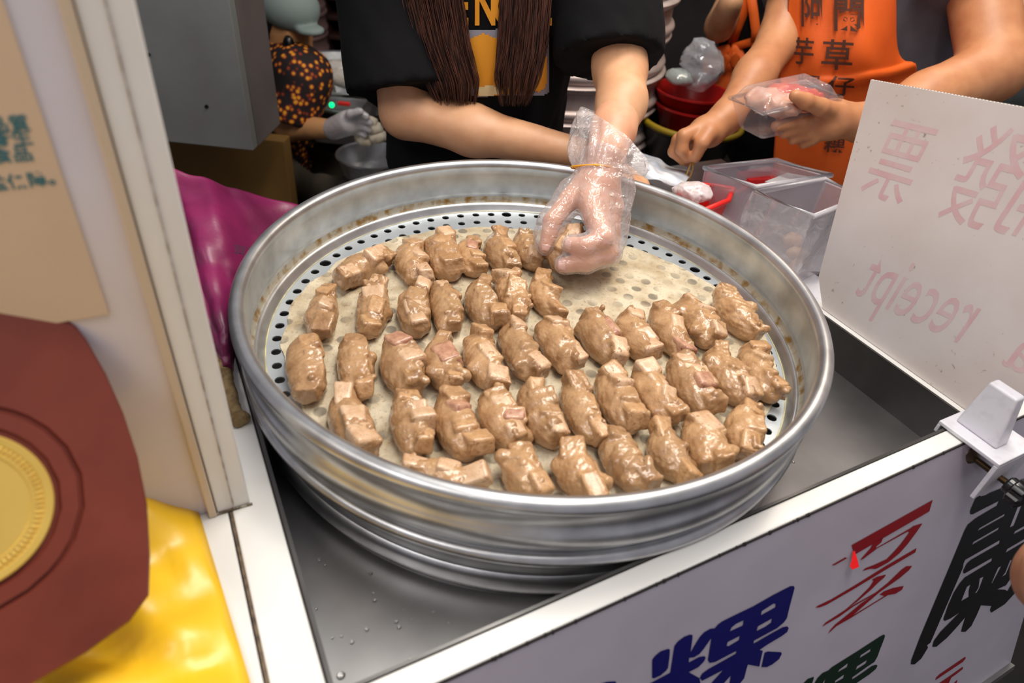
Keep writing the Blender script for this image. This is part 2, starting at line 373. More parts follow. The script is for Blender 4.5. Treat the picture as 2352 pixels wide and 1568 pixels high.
# ------------------------------------------------------------------ steamer trays
SX = (CX, CY)
def steamer_body(name, prof, z, parent, mats, n=160, closed=True):
    return MB().lathe(prof, (CX, CY, Z0+z), n).o(name, mats, parent, smooth=True, sharp=50)
def rimpts(cr, cz, r, a0, a1, n): return [(cr+r*cos(radians(a0+(a1-a0)*i/n)), cz+r*sin(radians(a0+(a1-a0)*i/n))) for i in range(n+1)]
upper = thing('steamer_tray', 'round aluminium steamer tray with rolled rim holding the brown dumplings', 'steamer tray', (CX, CY, Z0-.071))
prof = [(.2865, -.0722), (.2880, -.0705), (.2905, -.0650), (.2925, -.0622), (.2945, -.0618), (.2962, -.0628)]
stain = [(.2962, -.0628), (.2978, -.0605), (.2986, -.0570), (.2988, -.0545)]
prof2 = [(.2988, -.0545), (.2990, -.0520), (.2982, -.0500), (.2975, -.046), (.2972, -.020)]+rimpts(.3030, -.0075, .0075, 215, -60, 14)+[(.3040, -.0165), (.3030, -.026), (.3025, -.036), (.3052, -.0395), (.3068, -.043), (.3072, -.050), (.3060, -.0565), (.3030, -.0615), (.2990, -.0640), (.2985, -.072), (.2865, -.0735)]
steamer_body('inner_ledge', prof, 0, upper, ALU)
steamer_body('tray_wall', prof2, 0, upper, ALU)
RES = M('dried_residue', (192, 186, 170), .42, .6, (150, 116, 58), 70, .46, .66)
steamer_body('residue_band', stain, 0, upper, RES)
# perforated plate: polar cells, each with its own hole
pl = MB(); RB = [.2866, .264, .242, .220]; NH = [76, 70, 64]; zp = Z0-.0722
for ri in range(3):
    R1, R0, n = RB[ri], RB[ri+1], NH[ri]; da = 2*pi/n; rm = (R0+R1)/2
    for k in range(n):
        a = k*da+ri*.03; rh = .0052 if random.random() > .06 else .0072
        bd = []; 
        for e in range(4):
            for q in range(3):
                t = q/3
                if e == 0: bd.append((R0, a-da/2+da*t))
                elif e == 1: bd.append((R0+(R1-R0)*t, a+da/2))
                elif e == 2: bd.append((R1, a+da/2-da*t))
                else: bd.append((R1-(R1-R0)*t, a-da/2))
        V = [(CX+r*cos(x), CY+r*sin(x), zp) for r, x in bd]
        c = (CX+rm*cos(a), CY+rm*sin(a))
        hv = []
        for r, x in bd:
            px, py = CX+r*cos(x)-c[0], CY+r*sin(x)-c[1]; l = hypot(px, py); hv.append((c[0]+px/l*rh, c[1]+py/l*rh, zp))
        hb = [(x, y, zp-.0016) for x, y, z in hv]
        pl.add(V+hv+hb, [(i, (i+1) % 12, 12+(i+1) % 12, 12+i) for i in range(12)]+[(12+i, 12+(i+1) % 12, 24+(i+1) % 12, 24+i) for i in range(12)])
V = [(CX, CY, zp)]+[(CX+.2205*cos(2*pi*i/64), CY+.2205*sin(2*pi*i/64), zp-.0002) for i in range(64)]
pl.add(V, [(0, i+1, (i+1) % 64+1) for i in range(64)])
pl.o('perforated_plate', ALU2, upper, smooth=False)
for rr, zz, nm in ((.2856, -.0719, 'residue_line'),):
    MB().lathe([(rr-.0006, zz), (rr, zz+.0005), (rr+.0006, zz)], (CX, CY, Z0), 128).o(nm, M('pale_residue', (214, 202, 150), .5, .1, (170, 160, 120), 60, .4, .6), upper, smooth=True)
lower = thing('steamer_ring', 'lower aluminium steamer ring standing in the steel sink under the food tray', 'steamer ring', (CX, CY, Z0+ZF))
prof3 = [(.2955, -.0745), (.2960, -.070)]+rimpts(.3010, -.0765, .0062, 150, -60, 10)+[(.2990, -.088), (.2962, -.0905), (.2955, -.1085), (.2985, -.1105), (.2998, -.1150), (.3000, -.1250), (.2985, -.1300), (.2950, -.1325), (.2945, -.1372), (.2930, -.1378), (.2915, -.1378), (.2915, -.0745), (.2955, -.0745)]
steamer_body('ring_wall', prof3, 0, lower, ALU)
wr = MB()
for i in range(46):
    u, v = (rng.uniform(-.30, -.20), rng.uniform(-.295, -.15)) if i < 34 else (rng.uniform(.2, .36), rng.uniform(-.29, -.1))
    if hypot(u, v) < .312: continue
    r = rng.choice([.0018, .0012, .0034], p=[.5, .35, .15]); c = L(u, v, ZF)
    pr = [(r*cos(t), r*.45*sin(t)) for t in np.linspace(0, pi/2, 4)]
    wr.lathe(pr, c, 10)
tag(wr.o('water_droplets', M('water', (255, 255, 255), .03, trans=1.), smooth=True), 'small clear water drops on the steel tray floor', 'water drops', kind='stuff')

# ------------------------------------------------------------------ steaming cloth
def cloth_mat():
    m = M('steam_cloth', (212, 199, 172), .75, 0, (176, 156, 124), 34, .38, .68, bump=.9, bscale=700, bdist=.0012)
    nt = m.node_tree; b = nt.nodes['Principled BSDF']; base = nt.nodes[m['mix']]
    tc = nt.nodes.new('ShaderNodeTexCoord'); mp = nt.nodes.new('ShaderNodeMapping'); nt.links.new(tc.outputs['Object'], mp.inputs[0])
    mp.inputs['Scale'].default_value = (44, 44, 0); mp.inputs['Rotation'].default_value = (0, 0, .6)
    vo = nt.nodes.new('ShaderNodeTexVoronoi'); vo.inputs['Scale'].default_value = 1; vo.inputs['Randomness'].default_value = .22; vo.voronoi_dimensions = '2D'  # dots painted into the colour: plate holes showing dark through the gauze
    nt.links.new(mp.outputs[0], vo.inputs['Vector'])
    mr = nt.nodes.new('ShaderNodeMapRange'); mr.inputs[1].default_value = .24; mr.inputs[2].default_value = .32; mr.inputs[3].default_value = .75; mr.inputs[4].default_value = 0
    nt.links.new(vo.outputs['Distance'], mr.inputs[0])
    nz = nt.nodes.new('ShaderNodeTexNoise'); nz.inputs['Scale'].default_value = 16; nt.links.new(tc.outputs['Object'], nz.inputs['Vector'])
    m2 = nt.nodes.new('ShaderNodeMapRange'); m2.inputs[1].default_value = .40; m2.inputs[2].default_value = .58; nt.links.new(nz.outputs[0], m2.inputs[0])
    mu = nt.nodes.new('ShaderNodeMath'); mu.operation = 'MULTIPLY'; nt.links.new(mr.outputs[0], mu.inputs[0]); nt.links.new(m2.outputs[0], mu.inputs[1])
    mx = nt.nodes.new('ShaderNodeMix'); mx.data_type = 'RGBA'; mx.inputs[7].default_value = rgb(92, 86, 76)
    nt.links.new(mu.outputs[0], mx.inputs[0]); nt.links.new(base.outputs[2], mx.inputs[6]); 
    # fine brown specks
    n3 = nt.nodes.new('ShaderNodeTexNoise'); n3.inputs['Scale'].default_value = 240; n3.inputs['Detail'].default_value = 3; nt.links.new(tc.outputs['Object'], n3.inputs['Vector'])
    m3 = nt.nodes.new('ShaderNodeMapRange'); m3.inputs[1].default_value = .58; m3.inputs[2].default_value = .72; m3.inputs[4].default_value = .55; nt.links.new(n3.outputs[0], m3.inputs[0])
    mx2 = nt.nodes.new('ShaderNodeMix'); mx2.data_type = 'RGBA'; mx2.inputs[7].default_value = rgb(140, 104, 66)
    nt.links.new(m3.outputs[0], mx2.inputs[0]); nt.links.new(mx.outputs[2], mx2.inputs[6]); nt.links.new(mx2.outputs[2], b.inputs['Base Color'])
    return m
ang = np.radians([-180, -140, -90, -50, -30, -10, 10, 25, 45, 70, 90, 115, 150, 180]); rad = np.array([.270, .266, .276, .270, .267, .275, .280, .270, .256, .240, .230, .235, .256, .270])
nA, nR = 200, 44; th_ = np.linspace(-pi, pi, nA, endpoint=False)
rb_ = np.interp(th_, ang, rad)+.0022*np.sin(th_*23+1)*np.sin(th_*7)+rng.normal(0, .0006, nA)
v = [(CX, CY, Z0-.0705)]; f = []
for i in range(1, nR+1):
    for k in range(nA):
        r = rb_[k]*i/nR; x, y = r*cos(th_[k]), r*sin(th_[k])
        z = .0006*sin(x*90+y*40)+.0005*sin(y*130-x*30)+(.0012*max(0, sin(th_[k]*31+r*60)) if i > nR-4 else 0)
        v.append((CX+x, CY+y, Z0-.0703+z))
for k in range(nA): f.append((0, 1+k, 1+(k+1) % nA))
for i in range(nR-1):
    a, b = 1+i*nA, 1+(i+1)*nA
    f += [(a+k, b+k, b+(k+1) % nA, a+(k+1) % nA) for k in range(nA)]
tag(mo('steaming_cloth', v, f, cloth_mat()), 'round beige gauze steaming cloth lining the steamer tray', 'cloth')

# ------------------------------------------------------------------ taro dumplings
def dough_mat():
    m = M('glazed_dough', (190, 150, 108), .30, 0, (158, 117, 78), 55, .35, .66, bump=.6, bscale=260, bdist=.0016, coat=.6, sss=.06)
    nt = m.node_tree; b = nt.nodes['Principled BSDF']; base = nt.nodes[m['mix']]; b.inputs['Coat Roughness'].default_value = .10
    tc = nt.nodes.new('ShaderNodeTexCoord'); n = nt.nodes.new('ShaderNodeTexNoise'); n.inputs['Scale'].default_value = 420; n.inputs['Detail'].default_value = 2
    oi = nt.nodes.new('ShaderNodeObjectInfo')
    nt.links.new(tc.outputs['Object'], n.inputs['Vector'])
    r = nt.nodes.new('ShaderNodeMapRange'); r.inputs[1].default_value = .68; r.inputs[2].default_value = .76; r.inputs[4].default_value = .5; nt.links.new(n.outputs[0], r.inputs[0])
    mx = nt.nodes.new('ShaderNodeMix'); mx.data_type = 'RGBA'; mx.inputs[7].default_value = rgb(110, 70, 40)
    nt.links.new(r.outputs[0], mx.inputs[0]); nt.links.new(base.outputs[2], mx.inputs[6])
    hs = nt.nodes.new('ShaderNodeHueSaturation'); mrr = nt.nodes.new('ShaderNodeMapRange'); mrr.inputs[3].default_value = .88; mrr.inputs[4].default_value = 1.1
    nt.links.new(oi.outputs['Random'], mrr.inputs[0]); nt.links.new(mrr.outputs[0], hs.inputs['Value'])
    nt.links.new(mx.outputs[2], hs.inputs['Color']); nt.links.new(hs.outputs[0], b.inputs['Base Color'])
    return m
DOUGH = dough_mat()
def taro_mat(name, c1, c2, c3):
    m = M(name, c1, .34, 0, c2, 90, .4, .65, bump=.6, bscale=260, bdist=.0016, coat=.4, sss=.08)
    nt = m.node_tree; b = nt.nodes['Principled BSDF']; base = nt.nodes[m['mix']]
    tc = nt.nodes.new('ShaderNodeTexCoord'); n = nt.nodes.new('ShaderNodeTexNoise'); n.inputs['Scale'].default_value = 190; n.inputs['Detail'].default_value = 4; n.inputs['Distortion'].default_value = 1.5
    nt.links.new(tc.outputs['Object'], n.inputs['Vector'])
    r = nt.nodes.new('ShaderNodeMapRange'); r.inputs[1].default_value = .60; r.inputs[2].default_value = .70; r.inputs[4].default_value = .8; nt.links.new(n.outputs[0], r.inputs[0])
    mx = nt.nodes.new('ShaderNodeMix'); mx.data_type = 'RGBA'; mx.inputs[7].default_value = rgb(*c3)
    nt.links.new(r.outputs[0], mx.inputs[0]); nt.links.new(base.outputs[2], mx.inputs[6]); nt.links.new(mx.outputs[2], b.inputs['Base Color'])
    return m
TARO = [taro_mat('taro_pale', (214, 180, 146), (194, 152, 114), (150, 100, 84)), taro_mat('taro_glazed', (200, 158, 114), (176, 132, 88), (144, 96, 66)), taro_mat('taro_purple', (196, 150, 120), (160, 106, 84), (124, 70, 60))]
def rotm(a, b, c): return np.array(Euler((a, b, c)).to_matrix())
def chunk_mesh(b, seed):
    r = np.random.default_rng(seed); bm = bmesh.new(); bmesh.ops.create_cube(bm, size=2)
    for vv in bm.verts: vv.co = Vector([vv.co[i]*b[i]*(1+r.uniform(-.30, .12)) for i in range(3)])
    bmesh.ops.bevel(bm, geom=bm.edges[:], offset=min(b)*.34, segments=3, profile=.5, affect='EDGES')
    bmesh.ops.subdivide_edges(bm, edges=[e for e in bm.edges if e.calc_length() > min(b)*.7], cuts=2, use_grid_fill=True)
    for vv in bm.verts:
        p = np.array(vv.co)[None]; vv.co += vv.co.normalized()*float(wav(p, 420, seed)[0])*.0006
    me = bpy.data.meshes.new('taro_chunk'); bm.to_mesh(me); bm.free()
    me.polygons.foreach_set('use_smooth', [True]*len(me.polygons)); return me
def dumpling(name, w, Ln, h, seed, label, mat4, group):
    r = np.random.default_rng(seed)
    root = thing(name, label, 'dumpling', (0, 0, 0), group); root.matrix_world = mat4
    n = int(np.clip(round(Ln/.021)+r.integers(-1, 1), 2, 4)); ch = []
    ys = np.linspace(Ln*.34, -Ln*.36, n)+r.uniform(-.003, .003, n)
    xr = r.uniform(.0, .30)*w
    for y in ys:
        taper = 1-.6*(abs(y)/(Ln/2))**2
        b = np.array([r.uniform(.21, .33)*w, Ln/n*r.uniform(.40, .54), r.uniform(.28, .38)*h])*(.9+.1*taper)
        c = np.array([xr*.6+r.uniform(-.10, .12)*w, y, h*(.50+.19*taper)+r.uniform(-.003, .001)])
        ch.append((c, b, rotm(r.uniform(-.38, .30), r.uniform(-.15, .40), r.uniform(-.35, .35))))
    bumps = [(np.array([r.uniform(-.42, .42)*w, r.uniform(-.42, .42)*Ln, r.uniform(.25, .8)*h]), r.uniform(.14, .26)*w) for _ in range(7)]
    small = [(np.array([r.uniform(-.1, .36)*w, r.uniform(-.46, .46)*Ln, r.uniform(.62, .95)*h]), r.uniform(.06, .12)*w) for _ in range(11)]
    bend = r.uniform(-4, 4)
    def f(p):
        q = p.copy(); q[:, 0] += bend*(q[:, 1]**2)
        d = ell(q, (-.05*w, 0, h*.38), (w*.50, Ln*.50, h*.60))
        for c, rr in bumps: d = smin(d, norm(q-c)-rr*.8, .006)
        d = smin(d, ell(q, (xr*.3, 0, h*.5), (w*.30, Ln*.47, h*.42)), .005)
        for c, rr in small: d = smin(d, norm(q-c)-rr, .003)
        for c, b, R in ch: d = smin(d, rbox(q, c, b, .0022, R), .0026)
        d = d+.0010*wav(q, 210, seed)+.0006*wav(q, 520, seed+1)+.00025*wav(q, 1100, seed+2)
        return np.maximum(d, .0-p[:, 2])
    V, Fc = surfnet(f, (-w*.75, -Ln*.62, -.004), (w*.8, Ln*.62, h*1.25), .0014)
    mo('dough', V, Fc, DOUGH, root, local=True)
    for i, (c, b, R) in enumerate(ch):
        if r.random() < .68:
            me = chunk_mesh(b+.0009, seed*10+i)
            me.materials.append(TARO[r.choice([0, 1, 2], p=[.46, .40, .14])])
            o = bpy.data.objects.new('taro_chunk', me); link(o, root)
            cc = c.copy(); cc[0] -= bend*cc[1]**2; cc[2] += .0014
            o.matrix_local = Matrix.Translation(Vector(cc)) @ Matrix(R.tolist()).to_4x4()
    return root
rows = {
 'back row': [(875,590,775,655,80),(925,560,960,655,70),(1012,545,1035,645,88),(1068,548,1090,635,62),(1135,540,1170,630,75),(1195,535,1230,620,68)],
 'second row from the back': [(752,665,735,780,75),(868,645,855,778,78),(955,660,955,775,82),(1012,650,1040,765,70),(1090,645,1125,758,78),(1165,630,1205,742,76),(1232,625,1268,735,66)],
 'long middle row': [(695,780,720,925,92),(808,772,835,920,88),(905,790,950,915,98),(1000,775,1030,905,86),(1090,765,1130,898,84),(1172,745,1225,872,84),(1252,738,1318,855,86),(1350,722,1412,842,88),(1430,718,1490,835,80),(1508,705,1570,825,76),(1570,692,1640,800,82),(1655,672,1730,782,82)],
 'row before the front one': [(785,905,845,1060,104),(935,908,965,1050,98),(1025,910,1085,1058,106),(1118,900,1185,1035,96),(1215,880,1275,1030,102),(1310,870,1365,1020,86),(1390,855,1455,998,96),(1470,842,1545,980,88),(1550,825,1630,962,96),(1625,803,1710,938,90),(1715,785,1765,925,78)],
 'front row': [(925,1075,1115,1125,85),(1185,1040,1230,1150,103),(1305,1030,1360,1150,106),(1400,995,1475,1130,98),(1510,985,1570,1110,94),(1600,970,1645,1090,103),(1712,930,1705,1055,88)]}
ordn = ['first', 'second', 'third', 'fourth', 'fifth', 'sixth', 'seventh', 'eighth', 'ninth', 'tenth', 'eleventh', 'twelfth']
ZM = -.0703; sd = 100
for rn, lst in rows.items():
    for i, (x0, y0, x1, y1, wp) in enumerate(lst):
        sd += 1
        a = atz(x0, y0, ZM+.016); b = atz(x1, y1, ZM+.007)
        c = (a+b)/2; t = (c-CAM)@fw; w = wp/F*t*.93; d = (a-b); d[2] = 0; Ln = np.linalg.norm(d)*1.04; d /= np.linalg.norm(d)
        h = float(np.clip(w*.80, .026, .036))
        xr_ = np.array([d[1], -d[0], 0])
        m = Matrix(((xr_[0], d[0], 0, c[0]), (xr_[1], d[1], 0, c[1]), (0, 0, 1, Z0+ZM), (0, 0, 0, 1)))
        pos = 'last' if i == len(lst)-1 else ordn[i]
        dumpling('taro_dumpling', w, Ln, h, sd, f'glossy brown taro dumpling, {pos} from the left in the {rn}', m, 'taro dumplings on the steaming cloth')

# ------------------------------------------------------------------ display case on the left
PLY = -.1225
def LL(lx, ly, z): return L(lx+(z-ZB)*.0115, ly, z)      # the case leans a touch to the right
case = thing('display_case', 'white display case with a tall corner post left of the steel tray', 'display case', L(-.6, -.3, -Z0))
bevel(MB().box((-.353, PLY, ZB), (-.3274, PLY+.03, .40), LL).o('corner_post', WHITE, case), .0015)
CASEP = M('case_panel', (216, 212, 220), .25, 0, (204, 196, 202), 5, .35, .7, coat=.3)
MB().box((-1.15, PLY+.004, ZB), (-.356, PLY+.012, .40), LL).o('back_panel', CASEP, case)
bevel(MB().box((-.3595, PLY-.003, ZB), (-.3535, PLY+.02, .40), LL).o('panel_edge_strip', M('cream_strip', (206, 186, 160), .4), case), .001)
MB().box((-1.15, -.95, ZB-.03), (-.3455, PLY+.012, ZB-.0006), L).o('base_board', WHITE, case)
MB().box((-1.13, -.60, -Z0+.002), (-.40, PLY, ZB-.031), L).o('case_body', WHITEP, case)
MB().box((-.3405, PLY-.0012, ZB), (-.3395, PLY+.0006, .40), LL).o('seam', M('dirty_seam', (150, 136, 122), .8, 0, (196, 190, 186), 120, .4, .6), case)
MB().box((-.358, PLY-.002, ZB-.0004), (-.326, PLY-.0002, ZB+.0014), L).o('grime_line', M('grime', (92, 78, 60), .9, 0, (170, 160, 146), 200, .45, .6), case)
# notice sheet
sheet = bevel(MB().box((-.72, PLY+.0022, .122), (-.3805, PLY+.0036, .395), LL).o('notice_sheet', M('cream_paper', (214, 188, 158), .7, 0, (206, 182, 156), 6)), .0004)
tag(sheet, 'cream paper notice with blue-green characters taped to the white case panel', 'notice')
TEAL = M('teal_ink', (46, 110, 118), .7)
def case_text(s, px, py, size):
    p0 = atpl(px, py, L(0, PLY+.0018, 0), YA)
    v, f = text2d(s, lambda x, y: p0+XA*x*size+ZA*y*size, offset=.02); q = mo('lettering', v, f, TEAL, sheet, smooth=False)
for s, px, py, n in (('品質', -24, 304, 2), ('安全衛生', -118, 345, 4), ('請安心食品', -165, 388, 5), ('提供最好的權益保障。', -330, 470, 10)):
    case_text(s, px, py, .0088)
# yellow satin
ed = [atz(x, y, -.08) for x, y in ((454, 1165), (515, 1366), (576, 1568))]
lo_ = lambda P: ((P-np.array([CX, CY, 0]))@XA, (P-np.array([CX, CY, 0]))@YA)
ex = [lo_(p) for p in ed]
nv, nu = 70, 90; G = np.zeros((nv, nu, 3))
for i in range(nv):
    ly = -.117-(i/(nv-1))*.55
    e = np.interp(-ly, [-p[1] for p in ex]+[.7], [p[0] for p in ex]+[-.345])
    for j in range(nu):
        s = j/(nu-1); lx = e+(-.95-e)*s; d = abs(lx-e)
        z = ZB+.0035+.012*abs(sin(lx*34+ly*22+1.3*sin(ly*26)))*min(1, d/.03)+.007*abs(sin(ly*60-lx*38+sin(lx*30)))*min(1, d/.02)+.003*sin(lx*120+ly*60)*min(1, d/.03)+.022*math.exp(-(ly+.117)**2/.0012)*min(1, d/.03)
        G[i, j] = L(lx, ly, z)
mb = MB().grid(G)
yc = mb.o('satin_cloth', M('yellow_satin', (250, 204, 44), .36, 0, (240, 184, 26), 9, .35, .7, spec=.7), smooth=True); solid(yc, .0015)
tag(yc, 'yellow satin cloth spread under the brown plaque in the display case', 'cloth')
# plaque
pc = att(-100, 1178, .355); hz = CAM-pc; hz[2] = 0; hz /= np.linalg.norm(hz); tl = radians(36); pn = hz*cos(tl)+ZA*sin(tl)
pr_ = np.cross(ZA, hz); pu_ = np.cross(pn, pr_)
def pq(x, y): d = atpl(-100+x, 1178+y, pc, pn)-pc; return np.array([d@pr_, d@pu_])
half = [(0,-470),(140,-466),(255,-456),(300,-400),(345,-320),(385,-230),(418,-130),(440,-20),(447,100),(444,190),(400,250),(300,322),(170,398),(60,450),(0,470)]
R_ = [pq(*p) for p in half]; Lf = [-q for q in R_[1:-1]]
out = np.array(R_+Lf)
BR = M('plaque_wood', (118, 52, 38), .5, 0, (96, 40, 30), 14, .3, .7, coat=.08, spec=.3)
base = pc; plaque = thing('award_plaque', 'brown octagonal award plaque with a gold medallion standing on yellow satin', 'plaque', np.array([pc[0], pc[1], Z0+ZB]))
def PQ(q, o): return pc+pr_*q[0]+pu_*q[1]+pn*o
n = len(out); mb = MB(); lv = [(1.0, -.012), (1.0, -.002), (.985, .0), (.70, .0), (.685, -.002), (.672, -.002), (.66, .001), (.56, .001), (.55, -.0012), (.02, -.0012)]
# blend the outline to a circle towards the middle
ra = pq(268, 0)[0]
V = []
for s, o in lv:
    k = min(1, max(0, (s-.70)/.285))
    for q in out:
        a = atan2(q[1], q[0]); c_ = np.array([cos(a), sin(a)])*min(ra*1.95*s, np.linalg.norm(q)*s*1.08)
        V.append(PQ(q*s*k+c_*(1-k), o))
Fq = [(i*n+j, i*n+(j+1) % n, (i+1)*n+(j+1) % n, (i+1)*n+j) for i in range(len(lv)-1) for j in range(n)]+[tuple(range(n))[::-1], tuple((len(lv)-1)*n+j for j in range(n))]
mb.add(V, Fq); mb.o('plaque_board', BR, plaque)
GOLD = M('gold_medal', (224, 190, 98), .42, .45, (208, 168, 72), 12, .3, .7)
V = []; Fq = []; N = 72; pf = [(1.0, -.001), (1.0, .0022), (.985, .0028), (.90, .0024), (.885, .0016), (.80, .0014), (.79, .002), (.76, .002), (.75, .0012), (0.01, .0012)]
for s, o in pf:
    for k in range(N): a = 2*pi*k/N; V.append(PQ(np.array([cos(a), sin(a)])*ra*s, o))
Fq = [(i*N+j, i*N+(j+1) % N, (i+1)*N+(j+1) % N, (i+1)*N+j) for i in range(len(pf)-1) for j in range(N)]+[tuple((len(pf)-1)*N+j for j in range(N))]
med = mo('medallion', V, Fq, GOLD, plaque, smooth=True, sharp=30)
mb = MB()           # worn raised beads where the rim legend is no longer legible
for k in range(84):
    a = 2*pi*k/84; c = PQ(np.array([cos(a), sin(a)])*ra*.843, .0016); r = .0019*(.7+.5*random.random())
    e1 = pr_*cos(a)+pu_*sin(a); e2 = -pr_*sin(a)+pu_*cos(a)
    mb.add([c-e1*r*1.4-e2*r*.5, c+e1*r*1.4-e2*r*.5, c+e1*r*1.4+e2*r*.5, c-e1*r*1.4+e2*r*.5, c+pn*.0012], [(0, 1, 4), (1, 2, 4), (2, 3, 4), (3, 0, 4)])
mb.o('raised_rim_legend', GOLD, med)
bt = PQ(out[14], -.006); hp = hz
mb = MB(); 
for s in (-1, 1): mb.tube([bt+pr_*.03*s-hp*.03, np.array([*(bt+pr_*.03*s-hp*.035)[:2], Z0+ZB+.004]), np.array([*(bt+pr_*.03*s-hp*.09)[:2], Z0+ZB+.004]), PQ(np.array([.03*s, .02]), -.014)], .005, 8)
mb.o('easel_stand', M('stand_wire', (70, 50, 40), .4, .6), plaque, smooth=True)

# ------------------------------------------------------------------ foam strip and clear wrappers beside the post
def f_sp(p):
    d = cap(p, L(-.3215, .145, ZB+.006), L(-.3215, -.026, ZB+.005), .0065, .0062); d = smin(d, norm(p-L(-.3165, -.024, ZB+.0045))-.0065, .004)
    return np.maximum(d+.0012*wav(p, 300, 5)+.0006*wav(p, 900, 6), Z0+ZB+.0003-p[:, 2])
q0 = L(-.34, .16, 0); q1 = L(-.30, -.05, 0); a = np.minimum(q0, q1); b = np.maximum(q0, q1)
V, Fc = surfnet(f_sp, (a[0]-.02, a[1]-.02, Z0+ZB-.003), (b[0]+.02, b[1]+.02, Z0+ZB+.02), .0022)
tag(mo('foam_strip', V, Fc, M('old_foam', (150, 126, 86), .9, 0, (112, 88, 54), 90, .4, .62, bump=.6, bscale=500)), 'crumbly brown foam strip lying along the side rail beside the post', 'foam')

# ------------------------------------------------------------------ magenta bag
def ctrl(P, nu, nv):
    P = np.array(P); a, b = P.shape[:2]
    U = np.linspace(0, a-1, nu); Vv = np.linspace(0, b-1, nv); o = np.zeros((nu, nv, 3))
    def cr(p0, p1, p2, p3, t): return .5*((2*p1)+(-p0+p2)*t+(2*p0-5*p1+4*p2-p3)*t*t+(-p0+3*p1-3*p2+p3)*t**3)
    def samp(A, u):
        i = int(min(len(A)-2, math.floor(u))); t = u-i; g = lambda k: A[min(len(A)-1, max(0, k))]
        return cr(g(i-1), g(i), g(i+1), g(i+2), t)
    for i, u in enumerate(U):
        row = [samp(P[:, j], u) for j in range(b)]
        for j, w in enumerate(Vv): o[i, j] = samp(np.array(row), w)
    return o
bag = [[atz(360, 392, .0), atz(470, 418, -.01), atz(560, 446, -.03), atz(700, 488, -.07)],
       [atz(395, 470, -.015), atz(485, 510, -.01), atz(585, 545, -.05), atz(720, 570, -.09)],
       [atz(430, 590, -.03), atz(500, 630, -.035), atz(575, 660, -.06), atz(720, 690, -.10)],
       [atz(465, 720, -.055), atz(515, 750, -.05), atz(570, 770, -.065), atz(700, 790, -.105)],
       [atz(498, 812, -.076), atz(536, 838, -.074), atz(570, 845, -.078), atz(690, 850, -.11)]]
G = ctrl(bag, 60, 60); Gi = np.zeros_like(G)
for i in range(60):
    for j in range(60):
        u, w = i/59, j/59
        dsp = .8*(.007*sin(9*w+7*u+2.5*sin(5*u))+.004*sin(22*w-9*u)+.010*abs(sin(4.2*w-3.0*u+.4))+.0025*sin(41*u+13*w))*min(1, 4*(1-u)+.1)
        G[i, j] += -fw*dsp*.8+ZA*dsp*.3
        e_ = G[i, j][:2]-np.array(SX); r_ = np.linalg.norm(e_)
        if r_ < .322: G[i, j][:2] = np.array(SX)+e_/r_*.322
bg = MB().grid(G).o('magenta_bag', M('magenta_fabric', (132, 28, 82), .42, 0, (98, 16, 60), 12, .35, .7, bump=.25, bscale=40, bdist=.004, spec=.6), smooth=True); solid(bg, .004)
tag(bg, 'crumpled magenta fabric bag draped between the white post and the steamer', 'bag')
p0 = aty(536, 578, .93)
v, f = text2d('賀蘭', lambda x, y: atz(546+x*30, 584-y*24+x*5, -.015)-fw*.012, offset=.01)
mo('lettering', v, f, M('bag_ink', (60, 14, 44), .6), bg, smooth=False)
CLEAR = film('clear_wrap', (225, 225, 228), .72, .1, .6, 60, .55)
for k, (x, y, yy, w, lb) in enumerate(((462, 625, .80, 26, 'crinkled clear wrapper sticking out high behind the white post'), (472, 690, .765, 22, 'crinkled clear wrapper tucked low behind the white post'))):
    c = aty(x-6, y, yy)
    def f_w(p, c=c, k=k): return ell(p, c, (.013, .010, .026))+.004*wav(p, 150, 40+k)+.0016*wav(p, 420, 50+k)
    V, Fc = surfnet(f_w, c-.045, c+.045, .003)
    tag(mo('clear_wrapper', V, Fc, CLEAR), lb, 'wrapper', 'clear wrappers behind the post')

